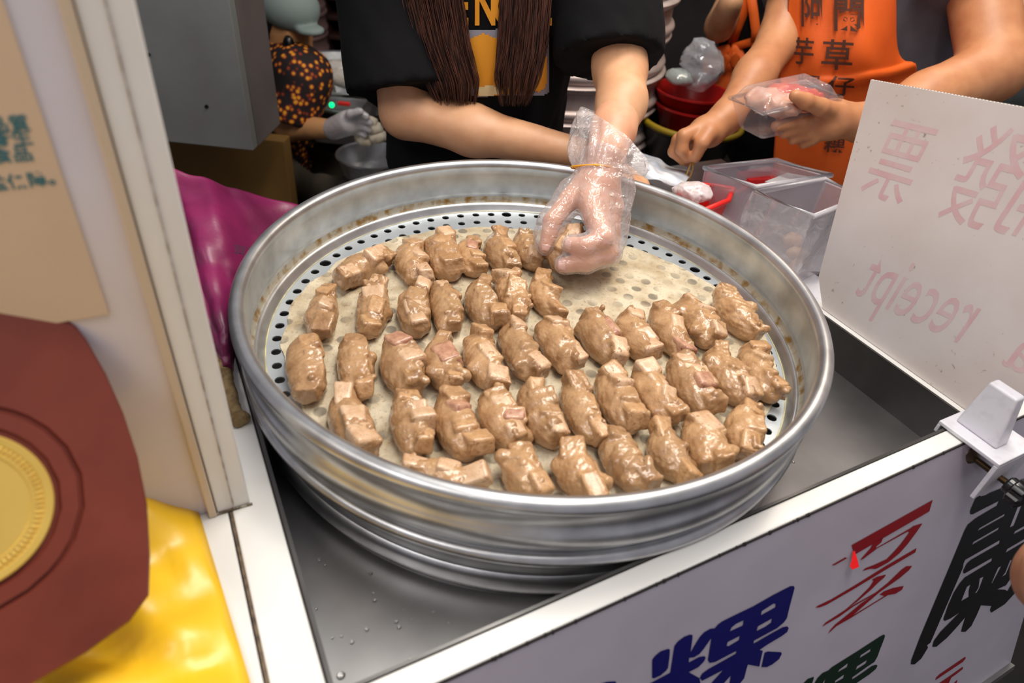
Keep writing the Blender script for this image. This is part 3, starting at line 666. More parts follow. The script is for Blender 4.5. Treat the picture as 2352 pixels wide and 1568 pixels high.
# ------------------------------------------------------------------ corrugated board and its clamp
SLX = RI+.0125
def SB(ly, z, o=0.): return L(SLX+o, ly, z)
def sp(x, y): d = atpl(x, y, SB(0, 0), XA)-np.array([CX, CY, Z0]); return d@YA, d[2]
crn = [sp(2000, 183), sp(1879, 640), sp(1893, 700), sp(1893, 745)]
board = thing('corrugated_board', 'dirty white corrugated plastic board with faded red lettering clamped upright on the counter', 'sign', SB(-.2, ZB))
tl_, = [np.array(sp(2000, 183))]; tr_ = np.array(sp(2352, 247)); dtop = (tr_-tl_); trn = tl_+dtop*1.62
bl_ = np.array([-.088, ZB+.0005]); ml_ = np.array(sp(1880, 636)); br_ = np.array([trn[0]-.045, ZB+.0005])
BRD = M('corrugated_plastic', (236, 227, 223), .55, 0, (222, 209, 201), 8, .35, .7, bump=.0)
def board_mat():
    nt = BRD.node_tree; b = nt.nodes['Principled BSDF']; base = nt.nodes[BRD['mix']]
    tc = nt.nodes.new('ShaderNodeTexCoord'); n = nt.nodes.new('ShaderNodeTexNoise'); n.inputs['Scale'].default_value = 150; n.inputs['Detail'].default_value = 5
    n2 = nt.nodes.new('ShaderNodeTexNoise'); n2.inputs['Scale'].default_value = 9
    nt.links.new(tc.outputs['Object'], n.inputs['Vector']); nt.links.new(tc.outputs['Object'], n2.inputs['Vector'])
    ad = nt.nodes.new('ShaderNodeMath'); ad.operation = 'MULTIPLY_ADD'; ad.inputs[1].default_value = .35; nt.links.new(n2.outputs[0], ad.inputs[0]); nt.links.new(n.outputs[0], ad.inputs[2])
    r = nt.nodes.new('ShaderNodeMapRange'); r.inputs[1].default_value = .85; r.inputs[2].default_value = .95; r.inputs[4].default_value = .7; nt.links.new(ad.outputs[0], r.inputs[0])
    mx = nt.nodes.new('ShaderNodeMix'); mx.data_type = 'RGBA'; mx.inputs[7].default_value = rgb(120, 104, 88)
    nt.links.new(r.outputs[0], mx.inputs[0]); nt.links.new(base.outputs[2], mx.inputs[6]); nt.links.new(mx.outputs[2], b.inputs['Base Color'])
board_mat()
poly = [bl_, ml_, tl_, trn, br_]
T_ = .004; mb = MB(); k = len(poly)
mb.add([SB(p[0], p[1], 0) for p in poly]+[SB(p[0], p[1], T_) for p in poly], [tuple(range(k)), tuple(range(k, 2*k))[::-1]]+[(i, k+i, k+(i+1) % k, (i+1) % k) for i in range(k)])
mb.o('board_sheet', BRD, board)
nfl = 74; FL = M('flute_gap', (120, 108, 98), .8)
for i in range(nfl):        # open flutes along the top edge
    p = tl_+(trn-tl_)*(.012+.976*i/nfl); q = tl_+(trn-tl_)*(.012+.976*(i+.62)/nfl)
    MB().add([SB(p[0], p[1]+.0003, .0009), SB(q[0], q[1]+.0003, .0009), SB(q[0], q[1]+.0003, T_-.0009), SB(p[0], p[1]+.0003, T_-.0009)], [(0, 1, 2, 3)]).o('flute', FL, board)
INK1 = M('faded_ink_wide', (220, 199, 196), .6, 0, (212, 190, 186), 20); INK2 = M('faded_ink', (228, 186, 188), .6, 0, (230, 203, 202), 40, .35, .6)
hx = np.array(sp(2200, 219))-np.array(sp(2050, 192)); 
ux = dtop/np.linalg.norm(dtop); uy = np.array([-ux[1], ux[0]]); uy = uy if uy[1] > 0 else -uy
def faded(s, px, py, w, h, sk=0.):
    o0 = np.array(sp(px, py))
    for off, mt, e in ((.0, INK2, -.00015),):
        def pl_(x, y): q = o0-ux*(x*w)*1.0+uy*(y*h)+ux*(y*sk); return SB(q[0], q[1], e)
        v, f = text2d(s, pl_, offset=off); mo('faded_lettering', v, f, mt, board, smooth=False)
faded('票', 2080, 460, .060, .098, .018); faded('發', 2282, 520, .064, .110, .020); faded('開', 2440, 560, .066, .105, .02)
faded('receipt', 2206, 790, .047, .100, .020); faded('a', 2356, 862, .060, .075, .012)

WB = M('clamp_white', (226, 224, 230), .35, 0, (206, 202, 206), 70, .5, .8)
cl = thing('board_clamp', 'white plastic clamp with black knob gripping the counter rail and the board', 'clamp', L(.36, FO, ZB))
x0, x1 = .336, .400; ZP = ZB+.0015
mb = MB()
for lo, hi in (((x0, FO-.038, ZP), (x1, FI+.010, ZP+.0045)), ((x0, FO-.038, ZP-.048), (x1, FO-.0335, ZP)), ((x0, FI+.0065, ZP-.010), (x1, FI+.010, ZP))): mb.box(lo, hi, L)
bevel(mb.o('bracket', WB, cl), .001)
zt = ZP+.0045; bs = [(.352, -.345), (.352, -.300), (.3735, -.300), (.3735, -.345)]; ts = [(.3575, -.333), (.3575, -.304), (.3725, -.304), (.3725, -.333)]
mb = MB(); mb.add([L(a, b, zt) for a, b in bs]+[L(a, b, zt+.056) for a, b in ts], [(0, 1, 2, 3), (4, 7, 6, 5), (0, 4, 5, 1), (1, 5, 6, 2), (2, 6, 7, 3), (3, 7, 4, 0)])
bevel(mb.o('grip_block', WB, cl), .0025, 3)
BOLT = M('bolt_steel', (136, 120, 100), .35, 1.)
def axis_lathe(prof, c, ax, n=24):
    ax = ax/np.linalg.norm(ax); u = np.cross(ax, ZA); u /= np.linalg.norm(u); w = np.cross(ax, u); mb = MB(); V = []
    for k in range(n):
        a = 2*pi*k/n
        for r, d in prof: V.append(c+ax*d+r*(cos(a)*u+sin(a)*w))
    m = len(prof); mb.add(V, [(k*m+i, ((k+1) % n)*m+i, ((k+1) % n)*m+i+1, k*m+i+1) for k in range(n) for i in range(m-1)]); return mb
bc = L(.362, FO-.004, ZB-.024)
axis_lathe([(0, 0), (.0150, 0), (.0155, .002), (.009, .0055), (.0035, .009), (0, .0095)], bc, -YA).o('bolt_pad', BOLT, cl, smooth=True, sharp=40)
thr = [(0, .004)]
for i in range(34): thr += [(.0038, .005+i*.0013), (.0031, .00565+i*.0013)]
axis_lathe(thr+[(0, .05)], bc, -YA, 14).o('threaded_rod', BOLT, cl, smooth=False)
KN = M('black_knob', (16, 15, 16), .25, 0, coat=.4)
kc = L(.362, FO-.046, ZB-.024); mb = MB()
prof = []; V = []; nk = 48
u = XA; w = ZA; ax = -YA
for d, rr in ((0, .008), (.002, .0095), (.006, .0095), (.007, .014), (.0085, .0165), (.019, .0165), (.021, .013), (.021, .0)):
    for k in range(nk):
        a = 2*pi*k/nk; r = rr*(1-(.14 if rr > .013 and (k//3) % 2 else 0)); V.append(kc+ax*d+r*(cos(a)*u+sin(a)*w))
mb.add(V, [(i*nk+k, i*nk+(k+1) % nk, (i+1)*nk+(k+1) % nk, (i+1)*nk+k) for i in range(7) for k in range(nk)]+[tuple(range(nk))[::-1]]); mb.o('knob', KN, cl, smooth=True, sharp=35)

# ------------------------------------------------------------------ bins and bits on the work table behind
ZT = -.15
tb = thing('work_table', 'steel work table behind the board with the clear bins on it', 'table', L(.57, .2, -Z0))
MB().box((.404, -.03, ZT-.012), (.735, .48, ZT), L).o('table_top', STEEL, tb)
for a in (.42, .72):
    for b in (0, .46): MB().tube([L(a, b, -Z0+.001), L(a, b, ZT-.012)], .013, 10).o('leg', STEEL, tb, smooth=True)
BINM = film('bin_plastic', (205, 196, 204), .76, .08, .08, 12, .5)
def bin_(pts, zt, zb, label, tp=.93):
    P = [atz(x, y, zt) for x, y in pts]; c = sum(P)/4
    root = thing('clear_bin', label, 'bin', (c[0], c[1], Z0+zb), 'clear bins on the work table')
    Bt = [np.array([*(c+(p-c)*tp)[:2], Z0+zb+.001]) for p in P]; th = .0035
    inn = [p+(c-p)/np.linalg.norm(c-p)*th*1.6 for p in P]; Bi = [b+(np.array([c[0], c[1], b[2]])-b)/np.linalg.norm(np.array([c[0], c[1], b[2]])-b)*th*1.6+ZA*th for b in Bt]
    mb = MB(); V = Bt+P+inn+Bi; F_ = [(0, 3, 2, 1), (12, 13, 14, 15)]
    for i in range(4):
        j = (i+1) % 4; F_ += [(i, j, 4+j, 4+i), (4+i, 4+j, 8+j, 8+i), (8+i, 8+j, 12+j, 12+i)]
    mb.add(V, F_); bevel(mb.o('bin_wall', BINM, root), .003, 2)
    lip = MB(); lip.tube([p+ZA*.002 for p in P], .0042, 8, closed=True); lip.o('rim', film('bin_rim', (225, 220, 224), .6, .08, 0), root, smooth=True)
    return root, P, c
zA = -.03
ba, PA, ca = bin_([(1618, 388), (1782, 370), (1908, 405), (1735, 432)], zA, ZT, 'clear plastic bin with red papers and a white slip inside, nearest the man')
bb, PBn, cb = bin_([(1738, 444), (1893, 414), (1985, 452), (1868, 500)], -.02, ZT, 'clear plastic bin lined with film, holding brown snacks beside the board')
def slab(name, pts, z, th, mat, parent=None, label=None, cat=None, group=None):
    P = [atz(x, y, z) for x, y in pts]; n = len(P); mb = MB()
    mb.add(P+[p+ZA*th for p in P], [tuple(range(n))[::-1], tuple(range(n, 2*n))]+[(i, (i+1) % n, n+(i+1) % n, n+i) for i in range(n)])
    o = mb.o(name, mat, parent); 
    if label: tag(o, label, cat, group)
    return o
slab('red_packet', [(1690, 405), (1760, 392), (1790, 400), (1775, 422), (1720, 424)], -.062, .008, M('red_paper', (206, 24, 26), .5, 0, (226, 150, 140), 60, .62, .7), None, 'bright red paper packet lying inside the clear bin', 'packet')
slab('white_slip', [(1757, 418), (1808, 398), (1865, 408), (1800, 426)], -.052, .0012, M('white_paper', (232, 230, 228), .6), None, 'folded white paper slip lying in the clear bin', 'paper')
SN = M('brown_snack', (176, 128, 92), .5, 0, (196, 156, 122), 60, .4, .6)
for k, (x, y, lb) in enumerate(((1800, 562, 'small brown snack piece high in the film-lined bin'), (1845, 596, 'larger brown snack piece in the film-lined bin by the board'), (1868, 628, 'brown snack crumb at the bottom of the film-lined bin'))):
    P = atz(x, y, ZT+.02); c = cb*.55+P*.45; c[2] = Z0+ZT+.018+.012*(2-k)
    def f_n(p, c=c, k=k): return ell(p, c, (.016+.004*(k == 1), .013, .013))+.003*wav(p, 160, 70+k)
    V, Fc = surfnet(f_n, c-.03, c+.03, .0025); tag(mo('snack_piece', V, Fc, SN), lb, 'snack', 'brown snacks in the bin')
# film liner hanging over the bin
G = np.zeros((26, 30, 3))
e0, e1, e2 = PBn[0]-XA*.002, PBn[3], PBn[2]
for j in range(30):
    s = j/29; p = (e0*(1-s*2)+e1*s*2) if s < .5 else (e1*(2-2*s)+e2*(2*s-1))
    for i in range(26):
        u = i/25; outw = p-cb; outw[2] = 0; outw /= np.linalg.norm(outw)
        G[i, j] = p+outw*(.006+.004*sin(j*1.1+u*3)+.005*sin(u*7+j*.6)*u)-ZA*(u*.105-.004)
fl = MB().grid(G).o('film_liner', film('liner_film', (232, 230, 230), .80, .14, .7, 45, .45), smooth=True)
tag(fl, 'wrinkled clear film hanging over the side of the snack bin', 'film')
# red basket
RB_ = M('red_plastic', (218, 34, 28), .35)
bk = thing('red_basket', 'small bright red plastic basket just behind the steamer rim', 'basket', np.array([*atz(1610, 455, -.1)[:2], Z0+ZT]))
rp = [atz(x, y, -.055) for x, y in ((1560, 440), (1590, 424), (1640, 428), (1684, 436), (1672, 462), (1600, 492), (1545, 485))]; c = sum(rp)/len(rp)
bot = [np.array([*(c+(p-c)*.72)[:2], Z0+ZT+.001]) for p in rp]; n = len(rp); inn = [c+(p-c)*.93 for p in rp]; bin2 = [np.array([*(c+(p-c)*.68)[:2], Z0+ZT+.004]) for p in rp]
mb = MB(); F_ = [tuple(range(n))[::-1], tuple(range(3*n, 4*n))]
for i in range(n): j = (i+1) % n; F_ += [(i, j, n+j, n+i), (n+i, n+j, 2*n+j, 2*n+i), (2*n+i, 2*n+j, 3*n+j, 3*n+i)]
mb.add(bot+rp+inn+bin2, F_); bevel(mb.o('basket_wall', RB_, bk), .002)
mb = MB().tube([p+ZA*.001 for p in rp], .0045, 8, closed=True); mb.o('rim', RB_, bk, smooth=True)
def blob(name, c, r, seed, mat, label, cat, group=None, amp=.004, fr=120, h=.003, squash=None):
    c = np.array(c); r = np.array(r)
    def fb(p): return ell(p, c, r)+amp*wav(p, fr, seed)+amp*.4*wav(p, fr*2.7, seed+1)
    V, Fc = surfnet(fb, c-r*1.3-.008, c+r*1.3+.008, h)
    return tag(mo(name, V, Fc, mat), label, cat, group)
blob('wrapped_bun', atz(1590, 440, -.05), (.032, .022, .014), 81, film('tissue', (236, 224, 222), .25, .3, .5, 60, .5), 'thin white wrapping crumpled in the red basket', 'wrapping', amp=.004)
# blue-white bag behind the rim
G = ctrl([[atz(1455, 352, -.10), atz(1500, 362, -.09), atz(1530, 380, -.09), atz(1590, 400, -.10)], [atz(1452, 372, -.06), atz(1492, 384, -.045), atz(1525, 402, -.05), atz(1575, 418, -.06)], [atz(1452, 400, -.06), atz(1490, 412, -.05), atz(1530, 424, -.055), atz(1570, 434, -.065)]], 24, 30)
for i in range(24):
    for j in range(30): G[i, j] += ZA*(.0016*sin(j*.5+i*.3)+.0008*sin(i*.9-j*.4))
pb = MB().grid(G).o('plastic_bag', M('bluish_plastic', (206, 216, 230), .2, 0, (240, 242, 246), 30, .4, .6, spec=.8), smooth=True); solid(pb, .003)
tag(pb, 'bluish white plastic bag lying just behind the steamer rim', 'bag')

# ------------------------------------------------------------------ people
from mathutils.bvhtree import BVHTree
SKIN = M('skin', (216, 164, 124), .48, 0, (204, 148, 108), 30, .35, .7, bump=.12, bscale=300, bdist=.001, sss=.10)
SKIN2 = M('skin_tanned', (200, 138, 94), .48, 0, (184, 120, 80), 30, .35, .7, bump=.12, bscale=300, bdist=.001, sss=.08)
SKIN3 = M('skin_palm', (222, 164, 128), .48, 0, (214, 148, 114), 40, .35, .7, bump=.12, bscale=300, bdist=.001, sss=.12)
TEE = M('black_cotton', (15, 14, 16), .9, 0, (9, 9, 10), 8, .35, .7, bump=.5, bscale=700, bdist=.0008, spec=.2)
DENIM = M('denim', (120, 134, 164), .8, 0, (96, 110, 142), 60, .4, .6)
def bv(V, Fc): return BVHTree.FromPolygons([tuple(v) for v in V], [tuple(int(i) for i in q) for q in Fc])
def onto(bvh, x, y, off=.002, fallback=1.2):
    d = ray(x, y); d = d/np.linalg.norm(d)
    h = bvh.ray_cast(Vector(CAM), Vector(d), 6.)
    return np.array(h[0])-d*off if h[0] is not None else aty(x, y, fallback)
def sm(ds, k):
    d = ds[0]
    for e in ds[1:]: d = smin(d, e, k)
    return d
def head_sdf(p, c, s=1., face=np.array([0, -1., 0])):
    """head with brow, nose, lips, chin and ears; c = centre of the skull"""
    side = np.cross(face, ZA); c = np.array(c)
    ds = [ell(p, c, np.array([.076, .092, .098])*s), ell(p, c+face*.018*s-ZA*.055*s, np.array([.058, .068, .062])*s)]
    d = sm(ds, .03)
    d = smin(d, cap(p, c+face*.088*s-ZA*.005*s, c+face*.104*s-ZA*.038*s, .008*s, .012*s), .012)
    d = smin(d, ell(p, c+face*.080*s-ZA*.070*s, np.array([.024, .014, .010])*s), .008)
    for k in (-1, 1):
        d = smin(d, ell(p, c+side*k*.078*s+face*-.005*s-ZA*.02*s, np.array([.010, .018, .030])*s), .006)
        d = np.maximum(d, -(norm(p-(c+face*.096*s+side*k*.032*s+ZA*.004*s))-.014*s))
    return d
def eyes(root, c, s=1., face=np.array([0, -1., 0])):
    side = np.cross(face, ZA)
    for k in (-1, 1):
        mb = MB(); e = np.array(c)+face*.082*s+side*k*.032*s+ZA*.004*s
        pr = [(.0115*s*cos(t), .0115*s*sin(t)) for t in np.linspace(-pi/2, pi/2, 9)]
        mb.lathe(pr, e, 14).o('eye', M('eye_dark', (40, 28, 24), .1), root, smooth=True)

# ---- woman in black T-shirt
WX, WY = -.105, 1.135
wroot = thing('person', 'person in black T-shirt with long brown hair and a gloved hand in the steamer', 'person', (WX, WY, 0))
zz = lambda z: Z0+z
S1 = np.array([-.265, 1.15, zz(.30)]); E1 = aty(932, 258, 1.03); W1 = aty(1332, 352, .972)
S2 = np.array([.070, 1.15, zz(.30)]); E2 = aty(1424, 160, 1.0); M2 = aty(1428, 235, .925); W2 = att(1386, 372, .845)
HD = np.array([WX, 1.12, zz(.56)])
def f_body(p):
    d = sm([cap(p, (WX, WY, zz(-.25)), (WX, WY, zz(.28)), .09, .10), cap(p, S1*.8+np.array([WX, WY, zz(.30)])*.2, S2*.8+np.array([WX, WY, zz(.30)])*.2, .05, .05),
            cap(p, (WX, WY, zz(.30)), (WX, 1.125, zz(.46)), .05, .048)], .04)
    d = smin(d, head_sdf(p, HD), .02)
    d = smin(d, chain(p, [S1, E1], [.050, .040], .01), .02)
    d = smin(d, chain(p, [S2, E2], [.048, .038], .01), .02)
    d = smin(d, chain(p, [E1, E1*.6+W1*.4-ZA*.004, W1], [.0380, .0365, .0230], .02), .015)
    e = chain(p, [E2, M2, W2*.55+M2*.45], [.0375, .0335, .0285], .015); d = smin(d, e, .015)
    return d
V, Fc = surfnet(f_body, (-.40, .86, zz(-.26)), (.20, 1.28, zz(.70)), .0075); V = relax(V, Fc, 2)
mo('body', V, Fc, SKIN, wroot); eyes(wroot, HD)
# left hand of the woman behind the glove: fingers resting on the tray rim
h0 = W1; hd = (aty(1420, 400, .955)-W1); hd /= np.linalg.norm(hd); hs = np.cross(hd, ZA); hs /= np.linalg.norm(hs)
def f_h1(p):
    d = sm([cap(p, h0-(W1-E1)/np.linalg.norm(W1-E1)*.05, h0+hd*.01, .0215, .0195), ell(p, h0+hd*.045, (.036, .022, .016))], .02)
    for i, (o, l) in enumerate(((-.024, .055), (-.008, .066), (.008, .062), (.022, .05))):
        a = h0+hd*.075+hs*o; b = a+hd*l*.55-ZA*.006; c = b+hd*l*.38-ZA*.022; d = smin(d, chain(p, [a, b, c], [.0095, .009, .0075], .004), .006)
    return smin(d, chain(p, [h0+hd*.035+hs*.012-ZA*.008, h0+hd*.06+hs*.025-ZA*.02, h0+hd*.085+hs*.028-ZA*.03], [.013, .011, .008], .004), .008)
V, Fc = surfnet(f_h1, h0-.09, h0+np.array([.19, .09, .07]), .0035); mo('left_hand', V, Fc, SKIN, wroot)
# gloved hand: palm, thumb and four fingers closing on the held dumpling
J = lambda *a: [att(x, y, t) for x, y, t in a]
TH_ = J((1352, 425, .842), (1308, 458, .832), (1268, 508, .822), (1254, 566, .822)); TR_ = [.0145, .0130, .0112, .0088]
FG = [J((1352, 462, .818), (1384, 548, .794), (1345, 566, .790), (1313, 562, .795)), J((1376, 470, .826), (1394, 582, .806), (1348, 602, .800), (1296, 608, .803)),
      J((1396, 474, .842), (1402, 580, .832), (1356, 596, .836), (1316, 600, .840)), J((1408, 474, .858), (1406, 552, .852), (1366, 574, .860), (1336, 578, .864))]
FR = [[.0135, .0122, .0112, .0100], [.0135, .0122, .0110, .0098], [.0128, .0115, .0105, .0092], [.0115, .0100, .0092, .0082]]
def hand(p, g=0., k1=.004, k2=.010):
    d = chain(p, [M2, W2*.5+M2*.5, W2, att(1372, 420, .840)], [.033+g, .0285+g, .0240+g, .026+g], .012)
    for i, fg in enumerate(FG): d = smin(d, cap(p, att(1366+6*i, 410, .840+.005*i), fg[0], .0165+g, .0140+g), .014)
    d = smin(d, cap(p, att(1378, 400, .842), att(1322, 448, .838), .019+g, .0150+g), .012)
    fd = [chain(p, fg, [r+g for r in rr], k1) for fg, rr in zip(FG, FR)]+[chain(p, TH_, [r+g for r in TR_], k1)]
    for e in fd: d = smin(d, e, k2 if g else .0055)
    return d
allp = np.array([q for fg in FG for q in fg]+TH_+[W2, M2]); lo, hi = allp.min(0)-.035, allp.max(0)+.035
V, Fc = surfnet(lambda p: hand(p), lo, hi, .0024); V = relax(V, Fc, 1)
mo('right_hand', V, Fc, SKIN3, wroot)
for fg, r in list(zip(FG[:2], (.010, .0098)))+[(TH_, .0088)]:        # nails
    d = fg[3]-fg[2]; d /= np.linalg.norm(d); n_ = CAM-fg[3]; n_ -= d*(n_@d); n_ /= np.linalg.norm(n_); s_ = np.cross(d, n_); P = []
    for u in np.linspace(-1, 1, 6): P.append([fg[3]+d*r*(.75+.0*u-.9*(1-w))+s_*r*.72*u*(1-.25*w*w)+n_*r*(1.02-.30*u*u-.12*w) for w in np.linspace(0, 1, 5)])
    solid(MB().grid(np.array(P)).o('nail', M('nail', (236, 186, 170), .22, 0, coat=.4), wroot, smooth=True), .0006, 1)
glove = thing('plastic_glove', 'thin clear plastic glove on the hand picking up a dumpling', 'glove', W2)
GL = film('glove_film', (240, 230, 228), .84, .14, .8, 90, .42, .004)
def f_gl(p):
    d = hand(p, .0028, .006, .009)
    d = smin(d, ell(p, att(1418, 440, .842), (.022, .020, .030)), .02); d = smin(d, ell(p, att(1420, 520, .84), (.012, .014, .03)), .02)
    d = smin(d, cap(p, att(1308, 440, .834), att(1258, 540, .822), .013, .016), .016)
    return d+.0013*wav(p, 190, 11)+.0007*wav(p, 420, 12)
def f_gl2(p):      # cut off above the band
    ax_ = W2-M2; ax_ = ax_/np.linalg.norm(ax_); return np.maximum(f_gl(p), -((p-(W2-ax_*.004))@ax_))
V, Fc = surfnet(f_gl2, lo-.01, hi+.012, .003); V = relax(V, Fc, 1)
ax_ = W2-M2; ax_ = ax_/np.linalg.norm(ax_)
keep = [(np.array([V[i] for i in q]).mean(0)-(W2-ax_*.004))@ax_ > .0016 for q in Fc]
mo('glove_hand', V, Fc[np.array(keep)], GL, glove)
# flared cuff
ring0 = J((1316, 384, .846), (1340, 381, .826), (1372, 380, .816), (1404, 385, .822), (1428, 394, .842), (1416, 396, .866), (1376, 390, .874), (1336, 388, .866))
ringm = J((1308, 330, .868), (1345, 315, .832), (1392, 322, .810), (1446, 352, .815), (1474, 400, .846), (1440, 372, .888), (1392, 330, .904), (1338, 318, .900))
ring1 = J((1322, 268, .900), (1346, 252, .868), (1394, 280, .832), (1450, 322, .820), (1490, 390, .845), (1476, 352, .905), (1410, 276, .935), (1344, 248, .930))
def loop(R, m):
    R = np.array(R); n = len(R); o = []
    for i in range(m):
        u = i/m*n; k = int(u); t = u-k; g = lambda j: R[j % n]
        p0, p1, p2, p3 = g(k-1), g(k), g(k+1), g(k+2); o.append(.5*(2*p1+(p2-p0)*t+(2*p0-5*p1+4*p2-p3)*t*t+(3*p1-p0-3*p2+p3)*t**3))
    return np.array(o)
mm = 96; A, B_, C_ = loop(ring0, mm), loop(ringm, mm), loop(ring1, mm); G = []
for i in range(22):
    t = i/21; q = A*(1-t)*(1-2*t)+B_*4*t*(1-t)+C_*t*(2*t-1)
    cen = q.mean(0)
    for k in range(mm):
        dd = q[k]-cen; amp = .10*(1-t)*sin(k*2*pi*14/mm+.5*sin(k*.3))*1.0+.05*sin(k*2*pi*6/mm+t*5)+.035*t*sin(k*2*pi*11/mm-3*t); q[k] = cen+dd*(1+amp*min(1, .25+t*1.5))
    G.append(q)
G = np.array(G); G = np.concatenate([G, G[:, :1]], 1)
MB().grid(G).o('glove_cuff', GL, glove, smooth=True)
band = tag(MB().tube(list(A+(A-A.mean(0))*.06), .0016, 8, closed=True).o('rubber_band', M('yellow_rubber', (232, 160, 34), .5), smooth=True), 'yellow rubber band holding the plastic glove at the wrist', 'rubber band')
# held dumpling
a, b = att(1310, 522, .836), att(1284, 626, .824); c = (a+b)/2; yv = a-b; Lh = np.linalg.norm(yv)*1.02; yv /= np.linalg.norm(yv); zv = (CAM-c); zv -= yv*(zv@yv); zv /= np.linalg.norm(zv); xv = np.cross(yv, zv)
cc = c-zv*.010
dumpling('taro_dumpling', .042, Lh, .030, 777, 'glossy brown taro dumpling pinched between the gloved fingers', Matrix(((xv[0], yv[0], zv[0], cc[0]), (xv[1], yv[1], zv[1], cc[1]), (xv[2], yv[2], zv[2], cc[2]), (0, 0, 0, 1))), 'taro dumplings on the steaming cloth')
# T-shirt
H1 = aty(925, 205, 1.045); H2 = aty(1400, 138, 1.02)
def f_tee(p):
    q = p-np.array([WX, WY, 0]); zr = p[:, 2]-Z0
    hw = np.interp(zr, [-.16, -.02, .10, .22, .30], [.158, .152, .158, .165, .150]); hd_ = np.interp(zr, [-.16, -.02, .12, .22, .30], [.105, .100, .108, .112, .085])
    d = (np.sqrt((q[:, 0]/hw)**2+(q[:, 1]/hd_)**2)-1)*np.minimum(hw, hd_)*.9
    d = np.maximum(d, zr-.335); d = np.maximum(d, -.112-zr+.012*np.sin(q[:, 0]*18))
    d = smin(d, cap(p, S1*.75+np.array([WX, WY, zz(.31)])*.25, S2*.75+np.array([WX, WY, zz(.31)])*.25, .058, .058), .05)
    for S, Hm, r0, r1, kk in ((S1, H1, .075, .084, .05), (S2, H2, .072, .074, .03)):
        ax = Hm-S; l = np.linalg.norm(ax); ax /= l
        e = cap(p, S, Hm+ax*.08, r0, r1*1.1); e = np.maximum(e, (p-Hm)@ax); d = smin(d, e, kk)
    d = np.maximum(d, -cap(p, (WX, 1.12, zz(.33)), (WX, 1.12, zz(.5)), .062, .062))
    fold = .0035*wav(p*np.array([1, 1, .45]), 42, 21)+.0016*wav(p*np.array([1, 1, .4]), 110, 22)
    return d+fold
V, Fc = surfnet(f_tee, (-.42, .93, zz(-.15)), (.22, 1.28, zz(.40)), .0068); V = relax(V, Fc, 1)
tee = mo('t_shirt', V, Fc, TEE, wroot); tb_ = bv(V, Fc)
# print on the shirt: plain colour shapes and letters
ORA = M('print_orange', (236, 156, 38), .8); GRY = M('print_grey', (150, 146, 156), .8); CRM = M('print_cream', (240, 220, 168), .8)
def patch(name, poly, mat, off, parent, st=3.5):
    poly = np.array(poly, float); x0, y0 = poly.min(0); x1, y1 = poly.max(0)
    def inside(x, y):
        c = False; n = len(poly); j = n-1
        for i in range(n):
            xi, yi = poly[i]; xj, yj = poly[j]
            if (yi > y) != (yj > y) and x < (xj-xi)*(y-yi)/(yj-yi)+xi: c = not c
            j = i
        return c
    nx, ny = int((x1-x0)/st)+1, int((y1-y0)/st)+1; idx = {}; V = []; Q = []
    def vid(i, j):
        if (i, j) not in idx: idx[(i, j)] = len(V); V.append(onto(tb_, x0+i*st, y0+j*st, off, 1.03))
        return idx[(i, j)]
    for i in range(nx):
        for j in range(ny):
            if inside(x0+(i+.5)*st, y0+(j+.5)*st): Q.append((vid(i, j), vid(i, j+1), vid(i+1, j+1), vid(i+1, j)))
    return mo(name, V, Q, mat, parent)
patch('shirt_print', [(1072, 70), (1262, 62), (1262, 212), (1250, 218), (1090, 222), (1080, 215)], GRY, .0016, tee)
patch('shirt_print', [(1078, 90), (1110, 76), (1150, 92), (1190, 120), (1205, 170), (1190, 215), (1095, 221), (1082, 170)], ORA, .0026, tee)
patch('shirt_print', [(1228, 135), (1240, 122), (1255, 128), (1258, 160), (1254, 200), (1238, 212), (1220, 208), (1218, 190), (1230, 172)], ORA, .0026, tee)
patch('shirt_print', [(1096, 200), (1130, 196), (1150, 205), (1148, 218), (1100, 221)], CRM, .0034, tee)
for ch, x, w in (('E', 1058, 26), ('N', 1088, 50), ('G', 1132, 50), ('L', 1240, 40)):
    v, f = text2d(ch, lambda a, b: onto(tb_, x+a*w*1.35, 55-b*120, .0022, 1.03), offset=.03, fine=.12); mo('shirt_lettering', v, f, ORA, tee, smooth=False)
# jeans
def f_j(p):
    q = p-np.array([WX, WY, 0]); zr = p[:, 2]-Z0
    d = ell(p, (WX, WY, zz(-.18)), (.152, .105, .17))
    for k in (-1, 1): d = smin(d, chain(p, [(WX+k*.075, WY, zz(-.22)), (WX+k*.08, WY, .48), (WX+k*.08, WY+.02, .09)], [.085, .06, .048], .03), .03)
    return np.maximum(d, zr+.05)
V, Fc = surfnet(f_j, (-.32, .96, .06), (.11, 1.3, zz(-.03)), .012); mo('jeans', V, Fc, DENIM, wroot)
for k in (-1, 1):
    c = np.array([WX+k*.08, WY-.03, .045]); V, Fc = surfnet(lambda p: np.maximum(ell(p, c, (.042, .12, .055)), .002-p[:, 2]), c-.14, c+.14, .008); mo('shoe', V, Fc, TEE, wroot)
